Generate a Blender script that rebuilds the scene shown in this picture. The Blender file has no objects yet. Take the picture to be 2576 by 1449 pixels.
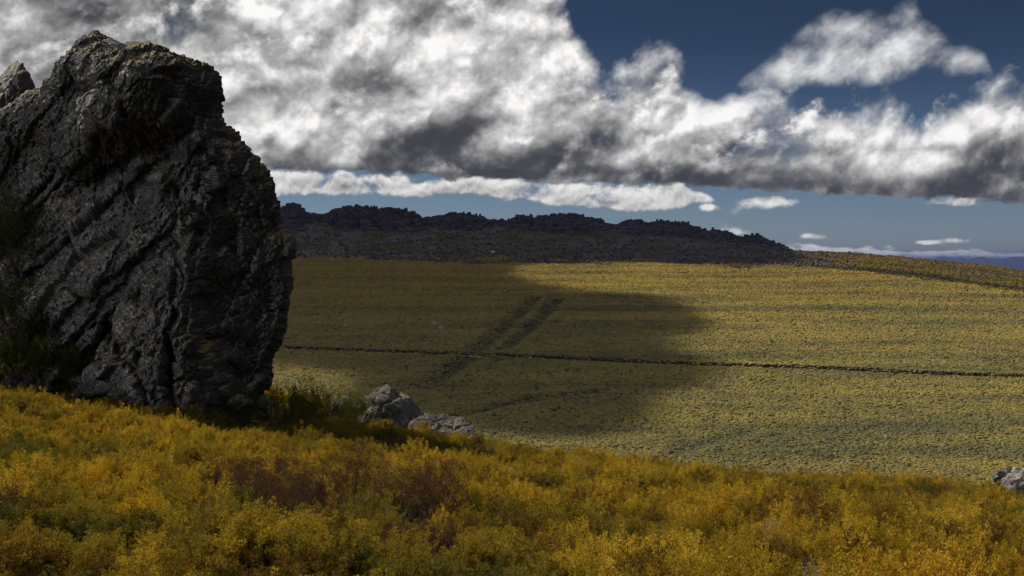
import bpy, math, random
import numpy as np
from mathutils import Vector

random.seed(7)
RNG = np.random.default_rng(7)
scene = bpy.context.scene
COL = scene.collection

# picture metrics used for surveying the place: focal length and eye level of a 2576 px wide view
F, CX, HY = 3110.0, 1288.0, 655.0

# ------------------------------------------------------------------ camera
cam_d = bpy.data.cameras.new("camera")
cam_d.sensor_width = 36.0
cam_d.lens = F / 2576.0 * 36.0
cam_d.shift_y = -(724.5 - HY) / 2576.0
cam_d.clip_start = 0.1
cam_d.clip_end = 90000.0
cam = bpy.data.objects.new("camera", cam_d)
cam.location = (0, 0, 0)
cam.rotation_euler = (math.radians(90), 0, 0)
COL.objects.link(cam)
scene.camera = cam

# ------------------------------------------------------------------ exposure
scene.view_settings.view_transform = 'Standard'
scene.view_settings.look = 'None'
scene.view_settings.exposure = 0.85
scene.view_settings.gamma = 1.0
scene.view_settings.use_curve_mapping = False
scene.cycles.max_bounces = 6
scene.cycles.diffuse_bounces = 3
scene.cycles.glossy_bounces = 1
scene.cycles.transmission_bounces = 3
scene.cycles.volume_bounces = 0
scene.cycles.transparent_max_bounces = 8
scene.cycles.use_denoising = True
scene.cycles.use_adaptive_sampling = True
scene.cycles.adaptive_threshold = 0.02
scene.cycles.caustics_reflective = False
scene.cycles.caustics_refractive = False

# ------------------------------------------------------------------ sun
SUN_AZ, SUN_EL = math.radians(-55), math.radians(43)      # left of the view, in front
SDIR = np.array([math.sin(SUN_AZ) * math.cos(SUN_EL), math.cos(SUN_AZ) * math.cos(SUN_EL), math.sin(SUN_EL)])
sun_d = bpy.data.lights.new("sun", 'SUN')
sun_d.energy = 3.4
sun_d.angle = math.radians(0.53)
sun_d.color = (1.0, 0.91, 0.72)
sun = bpy.data.objects.new("sun", sun_d)
sun.rotation_euler = Vector((-SDIR[0], -SDIR[1], -SDIR[2])).to_track_quat('-Z', 'Y').to_euler()
sun.location = (-60, 40, 80)
COL.objects.link(sun)


# ------------------------------------------------------------------ node expressions
class E:
    """a socket in a node tree that can be used in arithmetic"""
    def __init__(self, g, s): self.g, self.s = g, s
    def _m(self, op, o=None, o2=None, swap=False):
        n = self.g.t.nodes.new('ShaderNodeMath'); n.operation = op
        a, b = (o, self) if swap else (self, o)
        for i, v in enumerate((a, b, o2)):
            if v is None: continue
            self.g.put(n.inputs[i], v)
        return E(self.g, n.outputs[0])
    def __add__(self, o): return self._m('ADD', o)
    __radd__ = __add__
    def __sub__(self, o): return self._m('SUBTRACT', o)
    def __rsub__(self, o): return self._m('SUBTRACT', o, swap=True)
    def __mul__(self, o): return self._m('MULTIPLY', o)
    __rmul__ = __mul__
    def __truediv__(self, o): return self._m('DIVIDE', o)
    def __rtruediv__(self, o): return self._m('DIVIDE', o, swap=True)
    def min(self, o): return self._m('MINIMUM', o)
    def max(self, o): return self._m('MAXIMUM', o)
    def smin(self, o, k): return self._m('SMOOTH_MIN', o, k)
    def smax(self, o, k): return self._m('SMOOTH_MAX', o, k)
    def exp(self): return self._m('EXPONENT')
    def pow(self, o): return self._m('POWER', o)
    def abs(self): return self._m('ABSOLUTE')
    def sqrt(self): return self._m('SQRT')


class G:
    def __init__(self, tree): self.t = tree
    def put(self, inp, v):
        if isinstance(v, E): self.t.links.new(v.s, inp)
        elif v is None: pass
        else: inp.default_value = v
    def node(self, kind, out=0, ins=None, **props):
        n = self.t.nodes.new(kind)
        for k, v in props.items(): setattr(n, k, v)
        for k, v in (ins or {}).items(): self.put(n.inputs[k], v)
        return E(self, n.outputs[out])
    def atan2(self, a, b): return a._m('ARCTAN2', b)
    def step(self, v, lo, hi, a=0.0, b=1.0, smooth=True):
        return self.node('ShaderNodeMapRange', 0, {0: v, 1: lo, 2: hi, 3: a, 4: b},
                         interpolation_type='SMOOTHSTEP' if smooth else 'LINEAR', clamp=True)
    def vec(self, x, y, z): return self.node('ShaderNodeCombineXYZ', 0, {0: x, 1: y, 2: z})
    def sep(self, v):
        n = self.t.nodes.new('ShaderNodeSeparateXYZ'); self.put(n.inputs[0], v)
        return [E(self, o) for o in n.outputs]
    def noise(self, v, scale=1.0, detail=6.0, rough=0.55, lac=2.0, dist=0.0, out=0, dim='3D'):
        return self.node('ShaderNodeTexNoise', out, {'Vector': v, 'Scale': scale, 'Detail': detail, 'Roughness': rough,
                                                     'Lacunarity': lac, 'Distortion': dist}, noise_dimensions=dim)
    def voronoi(self, v, scale=1.0, feature='F1', rnd=1.0, out=0, detail=0.0, rough=0.5):
        return self.node('ShaderNodeTexVoronoi', out, {'Vector': v, 'Scale': scale, 'Randomness': rnd, 'Detail': detail, 'Roughness': rough}, feature=feature)
    def mix(self, f, a, b):
        n = self.t.nodes.new('ShaderNodeMix'); n.data_type = 'RGBA'
        self.put(n.inputs[0], f)
        for i, v in ((6, a), (7, b)):
            self.put(n.inputs[i], v if isinstance(v, E) else (*v, 1.0)[:4])
        return E(self, n.outputs[2])
    def scale(self, v, k):
        n = self.t.nodes.new('ShaderNodeVectorMath'); n.operation = 'SCALE'
        self.put(n.inputs[0], v); self.put(n.inputs[3], k)
        return E(self, n.outputs[0])
    def vmul(self, v, k):
        n = self.t.nodes.new('ShaderNodeVectorMath'); n.operation = 'MULTIPLY'
        self.put(n.inputs[0], v); self.put(n.inputs[1], k)
        return E(self, n.outputs[0])
    def vadd(self, v, k):
        n = self.t.nodes.new('ShaderNodeVectorMath'); n.operation = 'ADD'
        self.put(n.inputs[0], v); self.put(n.inputs[1], k)
        return E(self, n.outputs[0])
    def curve(self, v, pts):
        """piecewise curve over [0,1]"""
        n = self.t.nodes.new('ShaderNodeFloatCurve')
        c = n.mapping.curves[0]
        pts = sorted(pts)
        c.points[0].location = pts[0]; c.points[1].location = pts[-1]
        for p in pts[1:-1]: c.points.new(*p)
        for p in c.points: p.handle_type = 'AUTO_CLAMPED'
        n.mapping.use_clip = True
        n.mapping.extend = 'HORIZONTAL'
        n.mapping.update()
        self.put(n.inputs['Value'], v)
        return E(self, n.outputs[0])


# ------------------------------------------------------------------ sky: clear air plus cloud banks by compass direction
def build_world():
    w = bpy.data.worlds.new("World"); scene.world = w; w.use_nodes = True
    t = w.node_tree; t.nodes.clear(); g = G(t)
    out = t.nodes.new('ShaderNodeOutputWorld'); bg = t.nodes.new('ShaderNodeBackground')
    bg.inputs[1].default_value = 0.10
    t.links.new(bg.outputs[0], out.inputs[0])
    sky = t.nodes.new('ShaderNodeTexSky'); sky.sky_type = 'NISHITA'; sky.sun_disc = False
    sky.sun_elevation = SUN_EL; sky.sun_rotation = SUN_AZ
    sky.altitude = 1600; sky.air_density = 1.0; sky.dust_density = 0.05; sky.ozone_density = 5.0
    skyc = E(g, sky.outputs[0])
    dx, dy, dz = g.sep(g.node('ShaderNodeTexCoord', 0))
    az = g.atan2(dx, dy)
    hor = (dx * dx + dy * dy).sqrt()
    U = az * F
    V = dz / hor.max(0.02) * F
    R = math.radians(32)
    VM = 2000.0
    a01 = az / (2 * R) + 0.5

    def cv(pts):
        """traced skyline (px,py) -> curve of V over azimuth"""
        q = []
        for px, py in pts:
            a = math.atan((px - CX) / F)
            q.append((a / (2 * R) + 0.5, min(max(((HY - py) * math.cos(a) + 100) / VM, 0), 1)))
        return g.curve(a01, q) * VM - 100.0

    def uv(px, py):
        a = math.atan((px - CX) / F)
        return a * F, (HY - py) * math.cos(a)

    # deep blue of the upper sky
    skyc = g.vmul(skyc, (0.24, 0.255, 0.295))
    skyc = g.scale(skyc, g.step(V, 0, 620, 0.85, 0.30))
    Vc = V.min(5000.0)
    UV = g.vec(U, Vc, 0.0)

    def field(off, size, detail, rough, warp, seed, puff=0.0):
        """billowing noise, sampled 'off' px nearer the sun"""
        p = g.vadd(UV, warp)
        if off: p = g.vadd(p, (-off * 0.35, off, 0.0))
        p = g.node('ShaderNodeVectorRotate', 0, {'Vector': p, 'Angle': math.radians(-24)}, rotation_type='Z_AXIS')
        p = g.vadd(g.vmul(p, (1.0 / size, 1.18 / size, 0.0)), (seed, seed * 0.7, 0.0))
        n = g.noise(p, 1.0, detail, rough, 2.05, 0.0, dim='2D')
        if puff:
            v = g.node('ShaderNodeTexVoronoi', 0, {'Vector': p, 'Scale': 2.3, 'Detail': 1.4, 'Roughness': 0.55, 'Randomness': 0.9}, feature='F1', voronoi_dimensions='2D')
            n = n * 0.80 + (0.62 - v) * puff + 0.10
        return n

    def warp(size, amt, seed):
        n = g.noise(g.vadd(g.scale(UV, 1.0 / size), (seed, seed, 0)), 1.0, 1.0, 0.5, out=1, dim='2D')
        return g.scale(g.vadd(n, (-0.5, -0.5, -0.5)), amt)

    def blobs(lst):
        tot = None
        for (px, py, rx, ry, k) in lst:
            u0, v0 = uv(px, py)
            n = t.nodes.new('ShaderNodeVectorMath'); n.operation = 'MULTIPLY_ADD'
            g.put(n.inputs[0], UV); n.inputs[1].default_value = (0.48 / rx, 0.48 / ry, 0); n.inputs[2].default_value = (-0.48 * u0 / rx, -0.48 * v0 / ry, 0)
            q = g.node('ShaderNodeTexGradient', 1, {'Vector': E(g, n.outputs[0])}, gradient_type='QUADRATIC_SPHERE')
            tot = q * k if tot is None else q._m('MULTIPLY_ADD', k, tot)
        return tot

    # ---- great bank: fills the left, runs on to the right as a long flat-based bank; a lone cumulus above it
    W1 = warp(420.0, 70.0, 4.0)
    n0 = field(0, 250.0, 9.0, 0.56, W1, 3.7); r0 = field(0, 250.0, 5.0, 0.54, W1, 3.7); n1 = field(24, 250.0, 5.0, 0.54, W1, 3.7); n2 = field(75, 250.0, 2.0, 0.5, W1, 3.7)
    fray = g.noise(g.vmul(UV, (1 / 60.0, 1 / 26.0, 0)), 1.0, 4.0, 0.6, dim='2D') - 0.5
    topA = cv([(-600, -900), (1150, -900), (1250, -500), (1340, -180), (1420, -20), (1470, 80), (1500, 130), (1525, 160), (1570, 150), (1640, 135), (1700, 140),
               (1745, 205), (1800, 235), (1900, 252), (2000, 248), (2100, 230), (2190, 212), (2250, 205), (2310, 262), (2400, 268),
               (2470, 250), (2560, 225), (2700, 200), (3200, 230)])
    baseA = cv([(-600, 388), (300, 408), (680, 432), (900, 440), (1200, 456), (1500, 465), (1750, 475), (2000, 488), (2250, 500), (2576, 518), (3200, 530)])
    topD = cv([(1700, 900), (1790, 330), (1850, 190), (1900, 140), (2000, 85), (2080, 62), (2180, 40), (2290, 0), (2340, 30), (2410, 75), (2470, 130), (2510, 300), (2560, 900), (3200, 900)])
    baseD = cv([(1700, 220), (1850, 225), (2000, 228), (2100, 238), (2250, 224), (2400, 195), (2500, 170), (3200, 160)])
    loA = (V - baseA) / 15.0
    covA = ((topA - V) / 115.0).min(1.45)
    over = g.step(V, 760, 1300) * 2.4 - 1.9                    # broken cloud goes on overhead
    holes = blobs(((1440, 215, 70, 55, 0.75), (1380, 250, 60, 30, 0.35), (1330, 10, 130, 30, 0.5), (60, 60, 120, 60, 0.3), (510, 210, 120, 80, -0.9)))
    dA = (covA.max(over) - holes + (n0 - 0.5) * 3.0).min(loA + fray * 2.6)
    aA = g.step(dA, 0.0, 1.0)
    hA = g.step(V - baseA, 0.0, 175.0, 0.0, 1.0)
    relief = (r0 - n1) * 2.6 + (r0 - n2) * 1.7 + (n0 - r0) * 1.1
    shade = blobs(((540, 90, 75, 60, .75), (920, 205, 200, 46, .72), (1060, 350, 190, 70, .85), (1330, 400, 260, 50, .60), (1250, 436, 700, 15, .35),
                   (1500, 355, 110, 60, .65), (2330, 372, 240, 18, .5), (2050, 458, 520, 32, .62), (2520, 430, 120, 60, .55), (1650, 440, 260, 34, .35), (300, 40, 130, 60, .3), (1150, 200, 100, 40, .3), (640, 200, 90, 40, .25), (700, 390, 150, 40, .35),
                   (40, 60, 230, 150, .60), (780, 110, 80, 60, .28), (1900, 365, 200, 30, .2),
                   (680, 60, 140, 100, -.25), (600, 300, 110, 110, -.28), (1250, 90, 160, 110, -.2), (830, 300, 140, 45, -.4),
                   (1330, 330, 90, 40, -.35), (1720, 300, 170, 60, -.35), (2050, 320, 260, 50, -.4), (2400, 300, 200, 40, -.3), (2420, 415, 110, 25, -.3)))
    shade = shade + g.step(V - baseA, 0.0, 75.0, 0.34, 0.0)
    bA = g.step(hA * 0.34 + 0.34 + relief - shade, -0.65, 1.05, smooth=False)
    bA = (bA.max(0.0) + (1.0 - g.step(dA, 0.0, 0.7)) * 0.18).min(1.0)
    # nearer puffs drifting in front of the bank, each with its own white top and grey base
    q0 = field(0, 190.0, 8.0, 0.56, W1, 57.3); q1 = field(17, 190.0, 8.0, 0.56, W1, 57.3); q2 = field(55, 190.0, 2.0, 0.5, W1, 57.3)
    dQ = (covA.min(0.9) * 0.62 - 0.40 + (q0 - 0.5) * 3.4 - holes).min(loA * 0.5 + fray * 2.0)
    aQ = g.step(dQ, 0.0, 0.55)
    bQ = g.step(hA * 0.26 + 0.27 + (q0 - q1) * 2.1 + (q0 - q2) * 1.9 - shade * 0.75, -0.65, 1.05, smooth=False)
    covD = ((topD - V) / 95.0).smin((V - baseD) / 55.0, 0.5).min(0.9)
    dD = covD + (n0 - 0.5) * 2.7
    aD = g.step(dD, 0.05, 1.4)
    bD = g.step(relief + 0.70 + (V - baseD) * 0.0009, 0.0, 1.0, smooth=False)
    # ---- smaller, farther clouds: the lower row, the horizon bank, a few puffs
    W2 = warp(90.0, 26.0, 9.0)
    m0 = field(0, 105.0, 6.0, 0.57, W2, 21.1); m1 = field(12, 105.0, 5.0, 0.56, W2, 21.1)
    rel = (m0 - m1) * 2.2
    topC = cv([(-600, 425), (600, 425), (760, 425), (1000, 428), (1050, 460), (1150, 445), (1300, 442), (1500, 450), (1700, 460), (1790, 480), (1830, 560), (2280, 560),
               (2310, 505), (2380, 490), (2460, 496), (2500, 560), (3200, 560)])
    baseC = cv([(-600, 500), (720, 494), (900, 492), (1010, 494), (1080, 492), (1300, 505), (1480, 526), (1600, 534), (1800, 512), (2100, 520), (2400, 521), (3200, 520)])
    dC = ((topC - V) / 24.0).smin((V - baseC) / 12.0, 0.4).min(0.95) + (m0 - 0.5) * 4.2
    aC = g.step(dC, 0.0, 0.9)
    bC = g.step(rel + 0.60 + (V - baseC) * 0.004 - blobs(((1370, 487, 60, 14, .35), (1530, 508, 70, 12, .3), (880, 468, 90, 14, .5))), 0.0, 1.0, smooth=False)
    topE = cv([(-600, 622), (1700, 628), (1850, 612), (1950, 610), (2050, 612), (2150, 617), (2280, 622), (2400, 628), (2480, 622), (2576, 632), (2700, 622), (3200, 625)])
    dE = ((topE - V) / 16.0).min(0.9) + (g.noise(g.vmul(UV, (1 / 52.0, 1 / 15.0, 0)), 1.0, 5.0, 0.58, dim='2D') - 0.5) * 2.8
    aE = g.step(dE, 0.0, 0.8)
    bE = g.step(dE, 0.2, 1.4, 0.55, 1.0)
    pf = blobs([(px, py - ry * 0.2, rx * 0.95, ry * 0.85, 1.9) for (px, py, rx, ry) in
                ((2035, 597, 40, 15), (2400, 609, 46, 14), (2330, 611, 26, 6), (1850, 587, 50, 17), (1955, 514, 80, 24), (1780, 523, 30, 14))])
    aF = g.step(pf - 0.60 + (m0 - 0.5) * 2.6, 0.0, 0.9)
    bF = g.step(rel + 0.7, 0.0, 1.0)

    c = g.mix(aE, skyc, g.mix(bE, (1.6, 1.9, 2.1), (4.6, 4.6, 4.4)))
    c = g.mix(aF, c, g.mix(bF, (1.6, 1.8, 2.0), (5.0, 4.9, 4.6)))
    c = g.mix(aC, c, g.mix(bC, (0.75, 0.82, 0.92), (4.9, 4.8, 4.65)))
    c = g.mix(aD, c, g.mix(bD, (1.3, 1.42, 1.65), (5.2, 5.2, 5.15)))
    c = g.mix(aA, c, g.mix(bA.pow(2.3), (0.30, 0.32, 0.36), (5.6, 5.5, 5.4)))
    c = g.mix(aQ, c, g.mix(bQ.pow(2.3), (0.30, 0.32, 0.36), (5.6, 5.5, 5.4)))
    t.links.new(c.s, bg.inputs[0])
    w.cycles.sampling_method = 'MANUAL'
    w.cycles.sample_map_resolution = 1024
build_world()


# ------------------------------------------------------------------ numpy noise
def _h(ix, iy, iz, seed):
    with np.errstate(over='ignore'):
        h = (ix.astype(np.uint32) * np.uint32(374761393) + iy.astype(np.uint32) * np.uint32(668265263)
             + iz.astype(np.uint32) * np.uint32(2147483647) * np.uint32(3) + np.uint32(seed) * np.uint32(974711))
        h = (h ^ (h >> np.uint32(13))) * np.uint32(1274126177)
        h = (h ^ (h >> np.uint32(16))) * np.uint32(2246822519)
        return h ^ (h >> np.uint32(15))


_GR = RNG.normal(size=(256, 3)); _GR /= np.linalg.norm(_GR, axis=1)[:, None]


def perlin(p, seed=0):
    p = np.asarray(p, float)
    i = np.floor(p).astype(np.int64); f = p - i
    u = f * f * f * (f * (f * 6 - 15) + 10)
    r = 0.0
    for cx in (0, 1):
        wx = u[:, 0] if cx else 1 - u[:, 0]
        for cy in (0, 1):
            wy = u[:, 1] if cy else 1 - u[:, 1]
            for cz in (0, 1):
                wz = u[:, 2] if cz else 1 - u[:, 2]
                gr = _GR[_h(i[:, 0] + cx, i[:, 1] + cy, i[:, 2] + cz, seed) & np.uint32(255)]
                r = r + wx * wy * wz * (gr[:, 0] * (f[:, 0] - cx) + gr[:, 1] * (f[:, 1] - cy) + gr[:, 2] * (f[:, 2] - cz))
    return r * 1.5


def fbm(p, octv=5, seed=0, gain=0.5, lac=2.03, ridged=False):
    a, r, q = 1.0, 0.0, np.asarray(p, float)
    for k in range(octv):
        n = perlin(q, seed + k * 7)
        r = r + a * ((0.5 - np.abs(n)) * 2 if ridged else n)
        q = q * lac + 13.7; a *= gain
    return r


def worley(p, seed=0, jit=0.66):
    """nearest feature point: distance, second distance, vector to it, four random values of its cell"""
    p = np.asarray(p, float); i = np.floor(p).astype(np.int64)
    n = len(p); d1 = np.full(n, 9.0); d2 = np.full(n, 9.0); vec = np.zeros((n, 3)); rnd = np.zeros((n, 4))
    i = np.floor(p - 0.5).astype(np.int64)
    for ox in (0, 1):
        for oy in (0, 1):
            for oz in (0, 1):
                cx, cy, cz = i[:, 0] + ox, i[:, 1] + oy, i[:, 2] + oz
                h = _h(cx, cy, cz, seed); h2 = _h(cx, cy, cz, seed + 101)
                j = np.stack([(h & np.uint32(1023)) / 1023.0, ((h >> np.uint32(10)) & np.uint32(1023)) / 1023.0, ((h >> np.uint32(20)) & np.uint32(1023)) / 1023.0], 1)
                c = np.stack([cx, cy, cz], 1) + 0.5 + (j - 0.5) * jit
                v = p - c; d = np.sqrt((v * v).sum(1))
                m = d < d1
                d2 = np.where(m, d1, np.minimum(d2, d)); d1 = np.where(m, d, d1)
                vec[m] = v[m]
                k = np.stack([(h2 & np.uint32(255)) / 255.0, ((h2 >> np.uint32(8)) & np.uint32(255)) / 255.0, ((h2 >> np.uint32(16)) & np.uint32(255)) / 255.0, ((h2 >> np.uint32(24)) & np.uint32(255)) / 255.0], 1)
                rnd[m] = k[m]
    return d1, d2, vec, rnd


def sstep(a, b, x):
    t = np.clip((x - a) / (b - a), 0, 1); return t * t * (3 - 2 * t)


def interp(x, pts):
    pts = sorted(pts); return np.interp(x, [p[0] for p in pts], [p[1] for p in pts])


# ------------------------------------------------------------------ objects
def tag(o, label=None, cat=None, group=None, kind=None):
    if label: o['label'] = label
    if cat: o['category'] = cat
    if group: o['group'] = group
    if kind: o['kind'] = kind
    return o


def mesh_from(name, verts, faces=None, mat=None, smooth=False, quads=None):
    """quads: (n,k) array of faces all with k corners"""
    me = bpy.data.meshes.new(name)
    verts = np.asarray(verts, np.float32)
    if quads is not None:
        quads = np.asarray(quads, np.int32); n, k = quads.shape
        me.vertices.add(len(verts)); me.vertices.foreach_set('co', verts.ravel())
        me.loops.add(n * k); me.loops.foreach_set('vertex_index', quads.ravel())
        me.polygons.add(n); me.polygons.foreach_set('loop_start', np.arange(0, n * k, k, dtype=np.int32))
        me.update(calc_edges=True)
    else:
        me.from_pydata(verts.tolist(), [], faces); me.update()
    if smooth: me.polygons.foreach_set('use_smooth', np.ones(len(me.polygons), bool))
    if mat: me.materials.append(mat)
    return me


def ob(name, me, parent=None, loc=(0, 0, 0), rot=(0, 0, 0), scl=(1, 1, 1), link=True):
    o = bpy.data.objects.new(name, me)
    o.location = loc; o.rotation_euler = rot; o.scale = scl
    if parent: o.parent = parent
    if link: COL.objects.link(o)
    return o


def empty(name, loc, rz=0.0, scl=1.0):
    o = bpy.data.objects.new(name, None); o.location = loc; o.rotation_euler = (0, 0, rz); o.scale = (scl,) * 3
    o.empty_display_size = 0.2; COL.objects.link(o); return o


# ------------------------------------------------------------------ materials
def new_mat(name):
    m = bpy.data.materials.new(name); m.use_nodes = True
    t = m.node_tree; t.nodes.clear(); g = G(t)
    out = t.nodes.new('ShaderNodeOutputMaterial')
    return m, g, out


def finish(g, out, color, rough=0.9, spec=0.2, bump=None, bstr=0.4, bdist=0.05):
    b = g.t.nodes.new('ShaderNodeBsdfPrincipled')
    g.put(b.inputs['Base Color'], color if isinstance(color, E) else (*color, 1))
    g.put(b.inputs['Roughness'], rough)
    b.inputs['Specular IOR Level'].default_value = spec
    if bump is not None:
        bn = g.t.nodes.new('ShaderNodeBump'); bn.inputs['Strength'].default_value = bstr; bn.inputs['Distance'].default_value = bdist
        g.put(bn.inputs['Height'], bump); g.t.links.new(bn.outputs[0], b.inputs['Normal'])
    g.t.links.new(b.outputs[0], out.inputs[0])
    return b


def rock_mat(name, dark, light, lichen, lich_amt=0.6, sc=1.0, moss=0.0, mosscol=(0.12, 0.075, 0.018), warm=(0.16, 0.10, 0.06), side_shade=0.0):
    m, g, out = new_mat(name)
    p = g.node('ShaderNodeTexCoord', 3)
    n1 = g.noise(p, 0.7 * sc, 8, 0.6); n2 = g.noise(p, 5.0 * sc, 7, 0.65); n3 = g.noise(p, 16 * sc, 4, 0.6)
    c = g.mix(g.step(n1 * 0.5 + n2 * 0.5, 0.36, 0.64), dark, light)
    c = g.mix(g.step(g.noise(p, 1.3 * sc, 5, 0.6, dist=0.8), 0.60, 0.72) * 0.5, c, warm)
    # crusts of pale lichen with ragged rims, large and small
    l1 = g.step(g.noise(p, 6 * sc, 6, 0.68) + (n1 - 0.5) * 0.5, 0.59, 0.64)
    l2 = g.step(g.noise(p, 12 * sc, 3, 0.55) + (g.noise(p, 1.1 * sc, 3, 0.5) - 0.5) * 0.6, 0.61, 0.65)
    up = g.sep(g.node('ShaderNodeNewGeometry', 1))[2]
    c = g.mix((l1 * 0.55).max(l2) * g.step(up + (n1 - 0.5) * 0.8, -0.45, 0.45) * lich_amt, c, lichen)
    if side_shade:       # black colour painted in as the shade of faces turned right
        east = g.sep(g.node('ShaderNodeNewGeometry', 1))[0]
        c = g.mix(g.step(east + (n1 - 0.5) * 0.8 + (n2 - 0.5) * 0.8, -0.04, 0.38) * side_shade, c, (0.018, 0.018, 0.017))
    c = g.mix(g.step(g.noise(p, 28 * sc, 3, 0.6), 0.56, 0.42) * 0.6, c, (0.018, 0.018, 0.017))
    if moss:
        nz = g.sep(g.node('ShaderNodeNewGeometry', 1))[2]
        mm = g.step(nz + (g.noise(p, 1.1 * sc, 5, 0.6) - 0.5) * 1.9, 0.62, 0.85) * moss
        c = g.mix(mm, c, mosscol)
    h = n2 * 0.7 + n3 * 0.6 + g.noise(p, 45 * sc, 3, 0.6) * 0.25
    finish(g, out, c, 0.92, 0.25, h, 0.9, 0.08 / sc)
    return m


def leaf_mat(name, rnd=0.30, trans=0.35, base=None, rough=0.75):
    """foliage: colour comes from the plant (tint), each leaf a little different"""
    m, g, out = new_mat(name)
    if base is None:
        tint = g.node('ShaderNodeAttribute', 0, attribute_type='INSTANCER', attribute_name='tint')
    else:
        tint = g.node('ShaderNodeRGB'); tint.s.default_value = (*base, 1)
    lv = g.node('ShaderNodeAttribute', 2, attribute_type='GEOMETRY', attribute_name='lv')
    c = g.scale(tint, lv * rnd * 2 + (1.0 - rnd))
    d = g.t.nodes.new('ShaderNodeBsdfDiffuse'); tr = g.t.nodes.new('ShaderNodeBsdfTranslucent')
    g.put(d.inputs[0], c); g.put(tr.inputs[0], g.vmul(c, (1.15, 1.05, 0.6)))
    mx = g.t.nodes.new('ShaderNodeMixShader'); mx.inputs[0].default_value = trans
    g.t.links.new(d.outputs[0], mx.inputs[1]); g.t.links.new(tr.outputs[0], mx.inputs[2]); g.t.links.new(mx.outputs[0], out.inputs[0])
    return m


def plain_mat(name, a, b, sc=3.0, rough=0.95, bstr=0.3, bdist=0.05):
    m, g, out = new_mat(name)
    p = g.node('ShaderNodeTexCoord', 3)
    n = g.noise(p, sc, 6, 0.65)
    finish(g, out, g.mix(g.step(n, 0.35, 0.65), a, b), rough, 0.1, n, bstr, bdist)
    return m


M = {}
M['outcrop'] = rock_mat('outcrop_rock', (0.110, 0.110, 0.110), (0.360, 0.360, 0.356), (0.68, 0.68, 0.66), 0.95, 1.0, moss=0.6, mosscol=(0.19, 0.115, 0.028), warm=(0.12, 0.10, 0.08), side_shade=0.92)
M['boulder'] = rock_mat('boulder_rock', (0.045, 0.045, 0.046), (0.150, 0.150, 0.150), (0.48, 0.48, 0.46), 0.65, 1.5, moss=0.2)
M['pale'] = rock_mat('pale_rock', (0.22, 0.21, 0.205), (0.42, 0.40, 0.385), (0.62, 0.61, 0.59), 0.5, 1.6, moss=0.0)
M['crag'] = rock_mat('crag_rock', (0.030, 0.028, 0.030), (0.074, 0.070, 0.073), (0.12, 0.12, 0.12), 0.3, 0.10, moss=0.15)
M['hillrock'] = rock_mat('hill_rock', (0.30, 0.29, 0.28), (0.50, 0.49, 0.47), (0.6, 0.6, 0.58), 0.4, 0.8)
M['twig'] = plain_mat('twig_bark', (0.07, 0.055, 0.045), (0.15, 0.125, 0.11), 9)
M['greytwig'] = plain_mat('dead_twig_bark', (0.09, 0.08, 0.077), (0.19, 0.175, 0.17), 9)
M['heather'] = leaf_mat('heather_leaf', 0.36, 0.32)
M['hillshrub'] = leaf_mat('hill_shrub_leaf', 0.25, 0.15)
M['broom'] = leaf_mat('broom_leaf', 0.35, 0.35, base=(0.050, 0.062, 0.012))
M['broomdark'] = leaf_mat('dark_broom_leaf', 0.35, 0.3, base=(0.026, 0.034, 0.012))
M['gold'] = leaf_mat('golden_leaf', 0.3, 0.30, base=(0.44, 0.28, 0.020))
M['dead'] = leaf_mat('dead_leaf', 0.45, 0.25, base=(0.088, 0.047, 0.033))
M['lichentwig'] = leaf_mat('pale_lichen_twig', 0.3, 0.2, base=(0.25, 0.235, 0.21))


# ------------------------------------------------------------------ the lie of the land
CREST = [(-3000, 600), (600, 560), (720, 552), (790, 549), (850, 558), (1050, 562), (1270, 563), (1400, 575), (1530, 573), (1700, 590), (1850, 607),
         (2000, 634), (2150, 640), (2250, 648), (2330, 656), (2450, 668), (2576, 684), (2800, 705), (5000, 760)]
CRESTY = [(-3000, 1400), (1500, 1400), (2000, 1400), (2576, 1500), (5000, 1600)]
SCREE = [(-3000, 640), (720, 648), (1000, 656), (1200, 660), (1600, 661), (1800, 664), (2000, 670), (2300, 697), (2576, 735), (2800, 760), (5000, 800)]
HA, HB = 85.0, 0.075


def hill_y(py): return HA / (HB + (py - HY) / F)


def hill_pt(px, py):
    y = hill_y(py); return (px - CX) / F * y, y


TRACK = [hill_pt(*p) for p in ((300, 866), (720, 873), (950, 881), (1200, 890), (1450, 902), (1740, 914), (2000, 922), (2300, 936), (2576, 945), (2900, 958))]
GULLY = [([hill_pt(*p) for p in ((1345, 752), (1300, 800), (1245, 850), (1190, 893), (1150, 925), (1090, 960))], 2.4, 4.5),
         ([hill_pt(*p) for p in ((1405, 756), (1350, 815), (1280, 868), (1200, 897))], 2.1, 4.0),
         ([hill_pt(*p) for p in ((1500, 985), (1400, 995), (1280, 1015), (1180, 1040), (1090, 1062))], 0.9, 3.5),
         ([hill_pt(*p) for p in ((1880, 1085), (1780, 1115), (1700, 1140))], 0.5, 3.0)]


def seg_dist(x, y, poly):
    best = np.full(np.shape(x), 1e9)
    for (ax, ay), (bx, by) in zip(poly[:-1], poly[1:]):
        dx, dy = bx - ax, by - ay
        t = np.clip(((x - ax) * dx + (y - ay) * dy) / (dx * dx + dy * dy), 0, 1)
        best = np.minimum(best, np.hypot(x - ax - t * dx, y - ay - t * dy))
    return best


def track_off(x, y):
    tx = [p[0] for p in TRACK]; ty = [p[1] for p in TRACK]
    return y - np.interp(x, tx, ty)


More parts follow.
